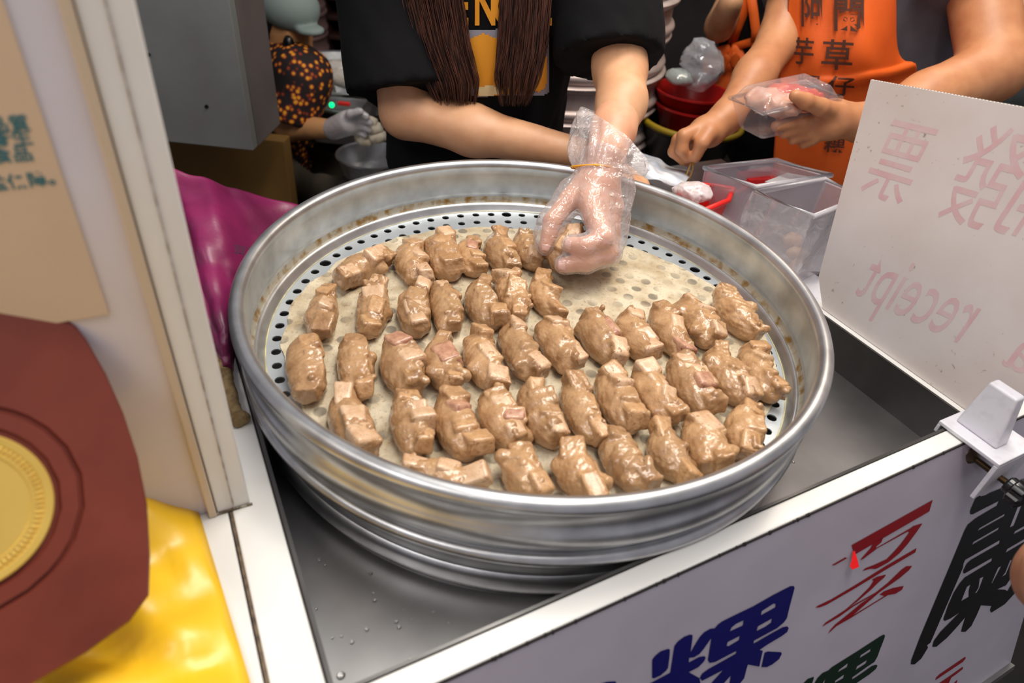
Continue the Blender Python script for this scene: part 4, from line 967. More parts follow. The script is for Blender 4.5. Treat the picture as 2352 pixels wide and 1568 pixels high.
# hair
HAIR = M('brown_hair', (96, 54, 38), .36, 0, (46, 25, 18), 60, .35, .65, stretch=(3, 3, .3), spec=.6)
hr = np.random.default_rng(3)
def lock(path, n, seed):
    """path: rows of (x_left, x_right, y, depth); strands run through the rows"""
    r = np.random.default_rng(seed); mb = MB()
    for i in range(n):
        u = r.beta(1.1, 1.1); dep = r.normal(0, .5); end = 1-.42*r.random()**1.3; P = []; ph = r.uniform(0, 6.3); am = r.uniform(.5, 3.5)
        rowsn = len(path)
        for k in range(13):
            t = k/12*end*(rowsn-1); j = int(min(rowsn-2, t)); w = t-j
            a, b = path[j], path[j+1]; row = [a[m]+(b[m]-a[m])*w for m in range(4)]
            x = row[0]+(row[1]-row[0])*u+am*sin(ph+k*.55); pt = aty(x, row[2], row[3]+.007*dep+.012*(2*u-1)**2-.009)
            P.append(pt)
        rr = r.uniform(.0005, .0010); mb.tube(P, [rr]*11+[rr*.7, rr*.25], 3, cap=False)
    return mb
mb = lock([(930, 1055, -330, 1.06), (905, 1060, -140, 1.035), (905, 1064, 0, 1.020), (938, 1082, 110, 1.012), (975, 1102, 190, 1.006), (1000, 1092, 245, 1.006)], 640, 5)
m2_ = lock([(1130, 1235, -330, 1.06), (1148, 1268, -140, 1.035), (1150, 1266, 0, 1.020), (1143, 1256, 110, 1.010), (1134, 1240, 180, 1.004), (1148, 1215, 245, 1.004)], 580, 6)
mb.add(m2_.v, m2_.f); mb.o('hair', HAIR, wroot, smooth=True)
def f_cap(p):
    d = np.maximum(ell(p, HD+ZA*.012+np.array([0, .012, 0]), (.088, .104, .112)), -(ell(p, HD-ZA*.03+np.array([0, -.075, 0]), (.062, .07, .10))))
    for k in (-1, 1): d = smin(d, cap(p, HD+np.array([k*.080, .0, .02]), HD+np.array([k*.085, -.03, -.20]), .028, .040), .02)
    return smin(d, cap(p, HD+np.array([0, .09, 0]), HD+np.array([0, .10, -.25]), .06, .08), .03)+.002*wav(p*np.array([1, 1, .2]), 200, 31)
V, Fc = surfnet(f_cap, HD-np.array([.16, .16, .34]), HD+np.array([.16, .20, .15]), .009); mo('hair_cap', V, Fc, HAIR, wroot)

# ---- man with orange apron
mroot = thing('person', 'person in grey T-shirt and orange apron holding a clear food box', 'person', (.72, 1.5, 0))
MS1, ME1, MM1, MW1 = aty(2235, -150, 1.42), aty(2282, 160, 1.235), aty(2130, 226, 1.18), aty(1985, 283, 1.13)
MS2, ME2, MW2 = aty(1852, -160, 1.44), aty(1790, 92, 1.32), aty(1670, 268, 1.15)
TOPm, BOTm = aty(2040, -150, 1.50), aty(1985, 420, 1.47)
MH = aty(2030, -420, 1.40)
def f_m(p):
    d = cap(p, TOPm, BOTm, .10, .11); d = smin(d, cap(p, MS1, MS2, .055, .055), .04); d = smin(d, cap(p, (TOPm+MS1+MS2)/3, MH, .055, .052), .03); d = smin(d, head_sdf(p, MH, 1.05, np.array([-.35, -.94, 0])), .02)
    d = smin(d, chain(p, [MS1, ME1, MM1, MW1], [.056, .052, .044, .0285], .02), .02)
    return smin(d, chain(p, [MS2, ME2, (ME2+MW2)/2+ZA*.003, MW2], [.046, .036, .034, .0245], .02), .02)
pts = np.array([MS1, ME1, MW1, MS2, ME2, MW2, TOPm, BOTm, MH]); V, Fc = surfnet(f_m, pts.min(0)-.13, pts.max(0)+.14, .0095); V = relax(V, Fc, 2); mo('body', V, Fc, SKIN2, mroot); eyes(mroot, MH, 1.05, np.array([-.35, -.94, 0]))
# hand with the box
q = lambda x, y, yy: aty(x, y, yy)
def f_mh1(p):
    d = cap(p, MW1*.6+MM1*.4, MW1, .034, .0285); d = smin(d, cap(p, MW1, q(1915, 272, 1.105), .029, .030), .02); d = smin(d, ell(p, q(1900, 278, 1.10), (.036, .026, .030)), .015)
    for i, (x, y) in enumerate(((1845, 268), (1850, 284), (1860, 298), (1872, 308))):
        d = smin(d, chain(p, [q(1885, 272+9*i, 1.10), q(x-8, y+10, 1.075+.006*i), q(x-62+12*i, y+22, 1.055+.012*i)], [.0125, .0112, .0088], .005), .007)
    return smin(d, chain(p, [q(1925, 262, 1.10), q(1885, 246, 1.065), q(1850, 232, 1.045), q(1826, 220, 1.040)], [.017, .0135, .0118, .0092], .005), .009)
pts = np.array([MW1, q(1800, 320, 1.05), q(1826, 215, 1.04), MM1]); V, Fc = surfnet(f_mh1, pts.min(0)-.04, pts.max(0)+.04, .0034); mo('left_hand', V, Fc, SKIN2, mroot)
def f_mh2(p):
    d = cap(p, MW2*.65+ME2*.35, MW2, .030, .0245); d = smin(d, cap(p, MW2, q(1632, 298, 1.13), .0245, .025), .02); d = smin(d, ell(p, q(1622, 303, 1.125), (.030, .024, .026)), .012)
    for pth in ([(1605, 296, 1.115), (1570, 312, 1.10), (1566, 342, 1.095), (1579, 364, 1.10)], [(1602, 300, 1.125), (1558, 322, 1.12), (1548, 348, 1.118), (1570, 370, 1.115)], [(1606, 306, 1.14), (1566, 332, 1.145), (1560, 355, 1.145), (1578, 372, 1.14)], [(1612, 310, 1.152), (1580, 338, 1.16), (1576, 358, 1.16), (1590, 370, 1.155)]):
        d = smin(d, chain(p, [q(*a) for a in pth], [.0125, .0112, .0102, .0082], .004), .006)
    return smin(d, chain(p, [q(1628, 306, 1.105), q(1612, 328, 1.09), q(1598, 362, 1.092)], [.0145, .012, .0088], .004), .007)
pts = np.array([MW2, q(1545, 372, 1.14), q(1600, 290, 1.08), MW2*.65+ME2*.35]); V, Fc = surfnet(f_mh2, pts.min(0)-.04, pts.max(0)+.04, .0034); mo('right_hand', V, Fc, SKIN2, mroot)
GREYT = M('grey_cotton', (92, 86, 92), .85, 0, (74, 68, 74), 10, .35, .7, bump=.4, bscale=600, bdist=.0008)
HM1 = aty(2216, 0, 1.325); HM2 = aty(1822, 5, 1.355)
def f_mt(p):
    a = TOPm; b = BOTm; ba = b-a; t = np.clip(((p-a)@ba)/(ba@ba), 0, 1); qq = p-a-t[:, None]*ba
    d = (np.sqrt((qq[:, 0]/.172)**2+(qq[:, 1]/.125)**2)-1)*.12; d = np.maximum(d, np.maximum(((p-b)@(ba/np.linalg.norm(ba))), -((p-a)@(ba/np.linalg.norm(ba)))-.08))
    d = smin(d, cap(p, MS1, MS2, .068, .068), .05)
    for S, Hm, r0, r1 in ((MS1, HM1, .076, .074), (MS2, HM2, .060, .056)):
        ax = Hm-S; ax = ax/np.linalg.norm(ax); e = np.maximum(cap(p, S, Hm+ax*.08, r0, r1), (p-Hm)@ax); d = smin(d, e, .03)
    return d+.004*wav(p*np.array([1, 1, .5]), 40, 61)+.0016*wav(p, 110, 62)
pts = np.array([MS1, MS2, TOPm, BOTm, HM1]); V, Fc = surfnet(f_mt, pts.min(0)-.2, pts.max(0)+.16, .010); V = relax(V, Fc, 1); mo('t_shirt', V, Fc, GREYT, mroot)
APR = M('orange_apron', (232, 100, 18), .7, 0, (214, 84, 10), 8, .35, .7, bump=.3, bscale=300, bdist=.001)
ap = [[q(1822, -190, 1.36), q(1900, -190, 1.32), q(1985, -190, 1.32), q(2046, -190, 1.36)],
      [q(1812, 0, 1.32), q(1890, 0, 1.285), q(1985, 0, 1.285), q(2052, 0, 1.33)],
      [q(1800, 120, 1.30), q(1890, 125, 1.265), q(1990, 125, 1.265), q(2062, 120, 1.32)],
      [q(1788, 210, 1.30), q(1890, 215, 1.275), q(1990, 205, 1.28), q(2105, 178, 1.33)],
      [q(1776, 330, 1.33), q(1880, 335, 1.29), q(1985, 335, 1.29), q(2090, 330, 1.34)],
      [q(1760, 560, 1.36), q(1860, 560, 1.32), q(1960, 560, 1.32), q(2060, 560, 1.36)]]
G = ctrl(ap, 60, 40)
for i in range(60):
    for j in range(40): u, w = i/59, j/39; G[i, j] += -fw*(.006*sin(7*w+9*u)+.004*sin(17*w-6*u)+(.012*math.exp(-((u-.58+.05*w)/.03)**2)))
apr = MB().grid(G).o('apron', APR, mroot, smooth=True); solid(apr, .003)
av = G.reshape(-1, 3); ab = bv(av, [(i*40+j, i*40+j+1, (i+1)*40+j+1, (i+1)*40+j) for i in range(59) for j in range(39)])
INKB = M('apron_ink', (74, 34, 16), .8)
for ch, x, y, w, h, sk in (('阿', 1836, 52, 66, 96, 0), ('蘭', 1908, 62, 84, 100, 0), ('芋', 1812, 140, 58, 66, 4), ('草', 1882, 152, 78, 74, 6), ('粿', 1826, 206, 56, 44, 6), ('仔', 1896, 214, 66, 48, 6), ('粿', 1890, 345, 50, 36, 5)):
    v, f = text2d(ch, lambda a, b: onto(ab, x+a*w+b*sk, y-b*h+a*4, .0105, 1.27), offset=.012, fine=.08); mo('apron_lettering', v, f, INKB, apr, smooth=False)
for k in (-1, 1):
    c0 = BOTm+np.array([k*.08, 0, .05]); V, Fc = surfnet(lambda p: chain(p, [c0, np.array([c0[0], c0[1]+.01, .5]), np.array([c0[0], c0[1]+.03, .06])], [.10, .075, .06], .03), np.array([c0[0]-.13, c0[1]-.13, .0]), np.array([c0[0]+.13, c0[1]+.17, c0[2]+.12]), .016); mo('trouser_leg', V, Fc, M('khaki', (92, 82, 60), .9, 0, (74, 64, 46), 20), mroot)
    c = np.array([c0[0], c0[1]-.02, .04]); V, Fc = surfnet(lambda p: np.maximum(ell(p, c, (.048, .13, .05)), .002-p[:, 2]), c-.15, c+.15, .01); mo('shoe', V, Fc, TEE, mroot)
V, Fc = surfnet(lambda p: np.maximum(ell(p, MH+ZA*.015+np.array([.01, .015, 0]), (.088, .104, .106)), -(ell(p, MH+np.array([-.03, -.085, -.04]), (.07, .075, .10)))), MH-.15, MH+.16, .01); mo('hair', V, Fc, M('black_hair', (22, 18, 18), .5), mroot)
tag(MB().tube([q(1590, 366, 1.10), q(1583, 386, 1.098), q(1576, 404, 1.096), q(1572, 418, 1.094)], .0014, 6).tube([q(1592, 366, 1.10), q(1592, 388, 1.10), q(1584, 408, 1.098), q(1578, 420, 1.096)], .0014, 6).o('rubber_band', M('tan_rubber', (196, 150, 70), .5), smooth=True), 'thin tan rubber band dangling from the man\'s fingertips', 'rubber band')
# food box he holds
bx = thing('food_box', 'clear clamshell box of red food held by the man in the apron', 'food box', q(1800, 262, 1.055))
tp = [q(1676, 226, 1.085), q(1850, 188, 1.15), q(1932, 226, 1.095), q(1752, 262, 1.02)]; c = sum(tp)/4; nrm = np.cross(tp[1]-tp[0], tp[3]-tp[0]); nrm /= np.linalg.norm(nrm); nrm = nrm if nrm[2] > 0 else -nrm
bt_ = [c+(p-c)*.74-nrm*.050 for p in tp]; lt = [c+(p-c)*.78+nrm*.022 for p in tp]
PET = film('pet_clear', (232, 228, 230), .95, .05, .35, 40, .25)
mb = MB().add(bt_+tp, [(3, 2, 1, 0)]+[(i, (i+1) % 4, 4+(i+1) % 4, 4+i) for i in range(4)]); bevel(mb.o('tray', PET, bx), .008, 3)
mb = MB().add(tp+lt, [(4, 5, 6, 7)]+[(i, (i+1) % 4, 4+(i+1) % 4, 4+i) for i in range(4)]); bevel(mb.o('lid', PET, bx), .007, 3)
MB().tube([p+nrm*.001 for p in tp], .0036, 8, closed=True).o('hinge_rim', PET, bx, smooth=True)
RF = M('red_food', (200, 46, 24), .4, 0, (214, 92, 52), 40, .4, .62, coat=.3); WF = M('white_food', (216, 150, 122), .45, 0, (214, 170, 150), 60, .4, .62, coat=.3)
k = 0
for u, w, s, mt, lb in ((.30, .30, .030, WF, 'pale food lump at the left end of the held clear box'), (.62, .30, .030, RF, 'red food lump at the far side of the held clear box'), (.72, .68, .028, RF, 'red food lump by the thumb in the held clear box'), (.36, .70, .028, WF, 'pale food lump at the near side of the held clear box')):
    k += 1; c_ = tp[0]*(1-u)*(1-w)+tp[1]*u*(1-w)+tp[2]*u*w+tp[3]*(1-u)*w; c_ = c+(c_-c)*.82-nrm*.004
    blob('food_lump', c_, (s*1.15, s, s*.62), 200+k, mt, lb, 'food', 'food in the held box', amp=.004, fr=110, h=.0035)

# ------------------------------------------------------------------ kitchen behind
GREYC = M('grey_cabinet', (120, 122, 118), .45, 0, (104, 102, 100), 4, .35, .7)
def quadbox(name, fr, mat, parent=None): return MB().box(*fr).o(name, mat, parent)
def xz(px, py, y): p = aty(px, py, y); return p[0], p[2]
# grey cabinet standing on a cardboard box
yc = 1.50
xr1, zb1 = xz(580, 346, yc); xt, _ = xz(528, 0, yc)
cab = thing('grey_cabinet', 'tall grey metal cabinet behind the white post', 'cabinet', (xr1-.3, yc+.1, zb1))
xR = (xr1+xt)/2
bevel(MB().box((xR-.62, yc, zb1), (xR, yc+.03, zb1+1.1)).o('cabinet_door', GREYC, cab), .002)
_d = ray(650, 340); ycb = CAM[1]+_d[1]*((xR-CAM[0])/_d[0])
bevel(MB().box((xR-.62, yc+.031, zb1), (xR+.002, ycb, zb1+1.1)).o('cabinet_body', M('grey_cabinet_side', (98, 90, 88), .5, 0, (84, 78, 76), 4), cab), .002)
for i, (x, y) in enumerate(((475, 244), (342, 125))):
    p = aty(x, y, yc); MB().lathe([(0.0001, .004), (.004, .003), (.006, 0)], (0, 0, 0), 10).o
    mb = MB(); V = []
    for k in range(10): a = 2*pi*k/10; V.append(p+np.array([cos(a)*.004, 0, sin(a)*.004])); 
    V2 = [v-np.array([0, .004, 0]) for v in V]
    mb.add(V+V2, [tuple(range(10, 20))]+[(i_, (i_+1) % 10, 10+(i_+1) % 10, 10+i_) for i_ in range(10)]); mb.o('screw', TEE, cab)
CARD = M('cardboard', (116, 84, 28), .8, 0, (100, 70, 24), 5, .35, .7)
for a in (.03, .12): MB().box((xR-.62+a, yc+.02, .001), (xR-.58+a, yc+.06, zb1)).o('cabinet_leg', GREYC, cab)
xb, zt_ = xz(652, 325, 1.80)
box = thing('cardboard_box', 'large brown cardboard box under the grey cabinet', 'box', (xb-.35, 1.87, 0))
bevel(MB().box((xb-.72, 1.80, .0), (xb, 1.85, zt_)).o('box_side', CARD, box), .003)
MB().box((xb-.72, 1.796, zt_-.30), (xb+.001, 1.799, zt_-.24)).o('tape', M('brown_tape', (128, 96, 44), .35), box)

# crouching cook in patterned shirt
def floral():
    m = M('floral_shirt', (30, 14, 14), .8); nt = m.node_tree; b = nt.nodes['Principled BSDF']
    tc = nt.nodes.new('ShaderNodeTexCoord'); vo = nt.nodes.new('ShaderNodeTexVoronoi'); vo.inputs['Scale'].default_value = 58; vo.inputs['Randomness'].default_value = 1.0
    nt.links.new(tc.outputs['Object'], vo.inputs['Vector'])
    cr = nt.nodes.new('ShaderNodeValToRGB'); cr.color_ramp.elements[0].position = .22; cr.color_ramp.elements[0].color = rgb(232, 160, 34); cr.color_ramp.elements[1].position = .52; cr.color_ramp.elements[1].color = rgb(26, 14, 14)
    e = cr.color_ramp.elements.new(.36); e.color = rgb(150, 50, 20)
    nt.links.new(vo.outputs['Distance'], cr.inputs[0]); nt.links.new(cr.outputs[0], b.inputs['Base Color']); return m
FLO = floral()
cook = thing('person', 'crouching person in dark floral shirt and cap working behind the grey cabinet', 'person', (*aty(660, 300, 2.15)[:2], 0))
q = lambda x, y, yy: aty(x, y, yy)
CH = q(655, 52, 2.12); CF = np.array([.78, -.52, -.34]); CF /= np.linalg.norm(CF)
csh = q(640, 150, 2.12); chp = q(620, 400, 2.16)
CS, CE, CW = q(690, 190, 2.02), q(660, 292, 1.98), q(765, 296, 1.93)
def f_c(p):
    d = cap(p, csh, chp, .085, .10); d = smin(d, cap(p, csh, CH, .05, .048), .03)
    d = smin(d, sm([ell(p, CH, (.080, .080, .098)), cap(p, CH+CF*.02-ZA*.05, CH+CF*.04-ZA*.06, .055, .05)], .03), .02)
    d = smin(d, norm(p-(CH+CF*.098-ZA*.03))-.014, .015)
    ea = q(661, 74, 2.05); d = smin(d, ell(p, ea, (.012, .014, .03)), .006)
    return smin(d, chain(p, [CS, CE, CW], [.05, .042, .028], .02), .02)
pts = np.array([CH, csh, chp, CS, CE, CW]); V, Fc = surfnet(f_c, pts.min(0)-.13, pts.max(0)+.14, .011); V = relax(V, Fc, 2); mo('body', V, Fc, M('skin_dim', (206, 150, 100), .5, sss=.05), cook)
eb = q(740, 318, 2.0)
def f_cs(p):
    d = cap(p, csh-ZA*.03, chp, .12, .145); d = smin(d, cap(p, csh, q(690, 175, 2.04), .09, .095), .03)
    ax = CE-CS; ax = ax/np.linalg.norm(ax); e = np.maximum(cap(p, CS, CE+ax*.03, .085, .09), (p-CE+ax*.02)@ax); d = smin(d, e, .03)
    return d+.004*wav(p, 45, 91)
V, Fc = surfnet(f_cs, pts.min(0)-.19, pts.max(0)+.12, .012); mo('floral_shirt', V, Fc, FLO, cook)
V, Fc = surfnet(lambda p: np.minimum(np.maximum(ell(p, CH+ZA*.012-CF*.02, (.094, .094, .108)), (p-(CH+CF*.03))@CF), ell(p, CH-CF*.05-ZA*.03, (.085, .085, .07))), CH-.16, CH+.16, .009); mo('hair', V, Fc, M('black_hair', (22, 18, 18), .5), cook)
cc_ = CH+ZA*.055+CF*.03
V, Fc = surfnet(lambda p: np.maximum(np.minimum(ell(p, cc_, (.088, .088, .07)), ell(p, cc_+CF*.09-ZA*.012, (.045, .045, .012))), -(p[:, 2]-(CH[2]+.018))-.3*((p-CH)@CF)), cc_-.19, cc_+.19, .009); mo('cap', V, Fc, M('grey_green_cap', (132, 146, 142), .8), cook)
ms = q(664, 108, 2.03); V, Fc = surfnet(lambda p: ell(p, ms, (.018, .018, .034)), ms-.05, ms+.05, .006); mo('earpiece', V, Fc, BLACK, cook)
def f_ct(p): return sm([cap(p, chp, q(760, 400, 1.98), .10, .085), cap(p, q(760, 400, 1.98), np.array([*q(740, 470, 2.0)[:2], .08]), .08, .055), cap(p, chp+np.array([-.12, .05, 0]), np.array([chp[0]+.05, chp[1]-.22, .3]), .09, .07), cap(p, np.array([chp[0]+.05, chp[1]-.22, .3]), np.array([chp[0]+.05, chp[1]-.15, .06]), .07, .05)], .03)
V, Fc = surfnet(f_ct, np.array([chp[0]-.26, chp[1]-.36, .002]), np.array([q(760, 400, 1.98)[0]+.14, chp[1]+.2, chp[2]+.14]), .014); mo('trousers', V, Fc, M('dark_khaki', (88, 78, 62), .9, 0, (54, 46, 40), 9), cook)
st = MB().lathe([(.001, 0), (.16, 0), (.16, .03), (.13, chp[2]-.14-.0), (.001, chp[2]-.14)], (chp[0], chp[1], .0), 24).o('stool', M('stool_plastic', (60, 50, 46), .6), smooth=True, sharp=40)
tag(st, 'dark low stool under the crouching cook', 'stool')
hg = q(800, 282, 1.90)
def f_cg(p):
    d = cap(p, CW, hg, .032, .036)
    for i, (x, y) in enumerate(((842, 262), (850, 276), (848, 292), (838, 304))): d = smin(d, chain(p, [hg, q(x-18, y-4, 1.885+.008*i), q(x, y+6, 1.88+.008*i)], [.015, .013, .010], .005), .006)
    return smin(d, chain(p, [hg, q(805, 262, 1.87), q(828, 256, 1.86)], [.016, .013, .010], .005), .008)
V, Fc = surfnet(f_cg, hg-.12, hg+.12, .005); mo('gloved_hand', V, Fc, film('white_glove', (226, 220, 220), .25, .3, .5, 60, .5), cook)

# low kitchen table with pans and dough
zk = q(800, 345, 1.95)[2]-.06
kt = thing('kitchen_table', 'low dark kitchen table full of dough behind the woman', 'table', (-.35, 2.25, 0))
xk0 = q(775, 330, 1.85)[0]
MB().box((xk0, 1.80, zk-.03), (-.33, 2.30, zk)).o('table_top', M('dark_table', (66, 62, 60), .4, .5), kt)
for a in (xk0+.03, -.36):
    for b in (1.84, 2.26): MB().tube([(a, b, .001), (a, b, zk-.03)], .02, 8).o('leg', TEE, kt, smooth=True)
dt = thing('dough_tray', 'shallow grey tray of white dough pieces by the cook\'s gloved hand', 'tray', np.array([*q(845, 320, 1.92)[:2], zk+.001]))
c = q(850, 330, 1.93); c[2] = zk+.001
MB().lathe([(.001, .0), (.085, .0), (.10, .055), (.106, .058), (.106, .062), (.097, .060), (.082, .006), (.001, .006)], c, 28).o('tray_dish', ALU, dt, smooth=True, sharp=40)
DGH = M('white_dough', (226, 214, 190), .55, 0, (208, 190, 160), 40)
dl = ('left', 'right', 'top', 'near', 'far')
for k, (x, y) in enumerate(((828, 302), (856, 296), (844, 282), (838, 318), (866, 312))):
    p = q(x, y, 1.93); blob('dough_piece', p, (.032, .026, .022), 300+k, DGH, f'white dough piece at the {dl[k]} of the pile in the grey tray', 'dough', 'dough pieces in the tray', amp=.005, fr=90, h=.006)
# wide pan with wrapped dough behind
pp = q(760, 190, 2.45); zpn = pp[2]-.06
pan_ = thing('wide_pan', 'wide aluminium pan of wrapped dough behind the cook', 'pan', (pp[0]+.02, pp[1], zpn))
MB().lathe([(.001, 0), (.22, 0), (.25, .09), (.256, .094), (.256, .10), (.245, .097), (.215, .008), (.001, .008)], (pp[0]+.03, pp[1]+.03, zpn), 48).o('pan_bowl', ALU, pan_, smooth=True, sharp=40)
MB().box((pp[0]-.22, pp[1]-.12, 0.001), (pp[0]+.3, pp[1]+.3, zpn-.001)).o('pan_stand', M('dark_table', (66, 62, 60), .4, .5), pan_)
WR = film('wrapped_dough', (222, 212, 200), .2, .25, .5, 50, .5)
for k, (x, y, lb) in enumerate(((722, 165, 'pale wrapped dough ball at the left of the wide pan'), (772, 158, 'pale wrapped dough ball at the back of the wide pan'), (786, 178, 'pale wrapped dough ball at the right of the wide pan'), (738, 205, 'pale wrapped dough ball low at the front of the wide pan'))):
    blob('dough_ball', q(x, y, 2.36+.03*(k % 2)), (.055, .045, .032), 320+k, WR, lb, 'dough', 'wrapped dough balls', amp=.006, fr=60, h=.008)
blob('leaf', q(728, 188, 2.30), (.014, .012, .035), 331, M('dark_leaf', (24, 70, 26), .5), 'dark green leaf stuck between the wrapped dough', 'leaf', amp=.002, h=.005)
sc_ = thing('kitchen_scale', 'small dark kitchen scale with a green light beside the dough', 'scale', np.array([*q(765, 245, 2.15)[:2], zk]))
p = q(768, 250, 2.15); bevel(MB().box((p[0]-.07, p[1]-.03, zk+.001), (p[0]+.07, p[1]+.09, p[2]-.0)).o('scale_body', M('scale_grey', (74, 70, 70), .4), sc_), .006)
bevel(MB().box((p[0]-.05, p[1]-.05, p[2]), (p[0]+.09, p[1]+.09, p[2]+.012)).o('scale_plate', ALU, sc_), .004)
gm = bpy.data.materials.new('green_light'); gm.use_nodes = True; g_ = gm.node_tree.nodes['Principled BSDF']; g_.inputs['Base Color'].default_value = rgb(10, 180, 80); g_.inputs['Emission Color'].default_value = (0, .9, .25, 1); g_.inputs['Emission Strength'].default_value = 1.6
e = q(762, 241, 2.09); MB().lathe([(.009*cos(t), .009*sin(t)) for t in np.linspace(-pi/2, pi/2, 7)], e, 12).o('indicator_light', gm, sc_, smooth=True)
e = q(790, 238, 2.09); bevel(MB().box(e-np.array([.02, .006, .006]), e+np.array([.02, .006, .006])).o('red_button', M('red_button', (226, 50, 44), .4), sc_), .003)

# stacks of steamers behind the woman
def steam_stack(cx, cy, z0_, n, R, hh, label, gname, mat):
    prof = [(R*.93, 0), (R*.955, .0), (R*.975, hh*.10), (R*.985, hh*.18), (R*.975, hh*.26), (R*.945, hh*.32), (R*.94, hh*.74), (R*.965, hh*.80), (R*.985, hh*.85), (R*.99, hh*.93), (R*.975, hh*.985), (R*.955, hh*.99), (R*.92, hh*.97), (R*.92, 0), (R*.93, 0)]
    me = None; pos = ['bottom', 'second from bottom', 'third from bottom', 'fourth from bottom', 'fifth from bottom', 'sixth from bottom', 'seventh from bottom', 'eighth from bottom', 'ninth from bottom', 'tenth from bottom', 'eleventh from bottom', 'top']
    for i in range(n):
        if me is None:
            o = MB().lathe(prof, (cx, cy, z0_), 72).o('stacked_steamer', mat, smooth=True, sharp=50); me = o
        else:
            o = me.copy(); COL.objects.link(o); o.location = (me.location[0]+rng.uniform(-.004, .004), me.location[1], z0_+i*hh)
        tag(o, f'{label}, {pos[i] if i < n-1 else "top"} of its stack', 'steamer', gname)
STK = M('steamer_metal', (206, 188, 182), .45, .5, (176, 156, 150), 14, .35, .7)
e1 = q(1548, 60, 1.80); Rk = .29; hk = .083
steam_stack(e1[0]-Rk, 1.80, .30, 9, Rk, hk, 'dull aluminium steamer behind the woman', 'steamers stacked behind the woman', STK)
tag(MB().box((e1[0]-2*Rk-.02, 1.5, .001), (e1[0]-.03, 2.1, .298)).o('steamer_plinth', M('plinth', (60, 56, 54), .6)), 'dark low plinth under the steamer stack behind the woman', 'plinth')
e2 = q(738, 60, 2.95)
steam_stack(e2[0]-.17, 2.95, .32, 6, .19, .085, 'small pinkish steamer far back left', 'steamers stacked far back', M('steamer_pink', (150, 120, 118), .5, .6))
tag(MB().box((e2[0]-.40, 2.76, .001), (e2[0]+.02, 3.15, .318)).o('far_plinth', M('plinth', (60, 56, 54), .6)), 'dark plinth under the far pinkish steamers', 'plinth')
# brown rack with shelves
rk = thing('brown_rack', 'dark brown wooden rack with close shelves at the back', 'rack', (-.5, 3.3, 0))
x0_ = q(738, 60, 3.3)[0]; BRW = M('dark_brown_wood', (58, 30, 22), .6, 0, (38, 20, 16), 8)
for s in (0, .9): MB().box((x0_+s, 3.3, .001), (x0_+s+.03, 3.7, 1.3)).o('rack_side', BRW, rk)
for k in range(14): bevel(MB().box((x0_+.03, 3.3, .12+k*.085), (x0_+.9, 3.7, .14+k*.085)).o('shelf', BRW, rk), .003)
MB().box((x0_+.03, 3.69, .001), (x0_+.9, 3.70, 1.3)).o('rack_back', M('rack_dark', (24, 14, 12), .8), rk)

# basins, tub and bag between the stack and the people
def bowl(name, px, py, y, R, hh, mat, label, cat, zoff=0., rimm=None):
    p = q(px, py, y); z = p[2]-hh; t = thing(name, label, cat, (p[0], p[1], z))
    MB().lathe([(.001, 0), (R*.74, 0), (R*.96, hh*.86), (R, hh*.9), (R, hh), (R*.94, hh*.98), (R*.70, hh*.08), (.001, hh*.08)], (p[0], p[1], z), 40).o('bowl_wall', mat, t, smooth=True, sharp=45)
    if rimm: MB().tube([(p[0]+R*cos(a), p[1]+R*sin(a), z+hh) for a in np.linspace(0, 2*pi, 40, endpoint=False)], .008, 6, closed=True).o('rim', rimm, t, smooth=True)
    return p, z
RB2 = M('dark_red_plastic', (170, 22, 20), .35, 0, (140, 14, 14), 10)
p1, z1 = bowl('red_basin', 1592, 236, 1.72, .098, .06, RB2, 'dark red plastic basin, lower of the two by the steamer stack', 'basin')
bowl('red_basin', 1592, 206, 1.72, .096, .045, RB2, 'dark red plastic basin, upper of the two by the steamer stack', 'basin')
p2, z2 = bowl('black_tub', 1588, 278, 1.70, .125, .12, M('black_plastic', (26, 26, 26), .4), 'black tub with yellow rim under the red basins', 'tub', rimm=M('yellow_rim', (150, 124, 20), .5))
MB_ = MB().box((p2[0]-.11, 1.58, .001), (p2[0]+.15, 1.84, z2-.002)).o('tub_stand', M('dark_table', (66, 62, 60), .4, .5)); tag(MB_, 'dark metal stand under the black tub', 'stand')
blob('clear_bag', q(1612, 150, 1.74), (.050, .05, .060), 401, film('smoke_film', (190, 190, 194), .55, .12, .8, 30, .5), 'crumpled clear plastic bag lying on the red basins', 'bag', amp=.014, fr=60, h=.008)
blob('clear_bag', q(1560, 178, 1.72), (.04, .04, .022), 403, film('smoke_film2', (186, 196, 192), .5, .12, .8, 30, .5), 'flatter clear plastic bag left on the red basins', 'bag', amp=.010, fr=45, h=.008)

# helper in black with orange apron, seen from behind
hp_ = thing('person', 'person in black shirt seen from behind with an orange apron tied in a bow', 'person', (*q(1800, 120, 2.0)[:2], 0))
ht, hb = q(1795, -120, 1.98), q(1765, 320, 1.98)
HH = ht+ZA*.32
def f_hb(p): return sm([cap(p, ht, hb, .11, .12), cap(p, ht, HH, .055, .05), ell(p, HH, (.08, .095, .11)), chain(p, [q(1712, -70, 1.93), q(1652, 62, 1.88), q(1680, 5, 1.75)], [.042, .036, .03], .02)], .02)
V, Fc = surfnet(f_hb, np.array([q(1640, 0, 1.75)[0]-.12, 1.66, hb[2]-.16]), np.array([ht[0]+.2, 2.2, HH[2]+.15]), .013); V = relax(V, Fc, 2); mo('body', V, Fc, SKIN, hp_)
def f_hs(p): return sm([cap(p, ht, hb, .145, .15), cap(p, ht+np.array([-.10, 0, .02]), q(1722, -60, 1.94), .07, .065)], .03)+.004*wav(p, 40, 95)
V, Fc = surfnet(f_hs, np.minimum(ht, hb)-.26, np.maximum(ht, hb)+.24, .012); mo('shirt', V, Fc, TEE, hp_); hbv = bv(V, Fc)
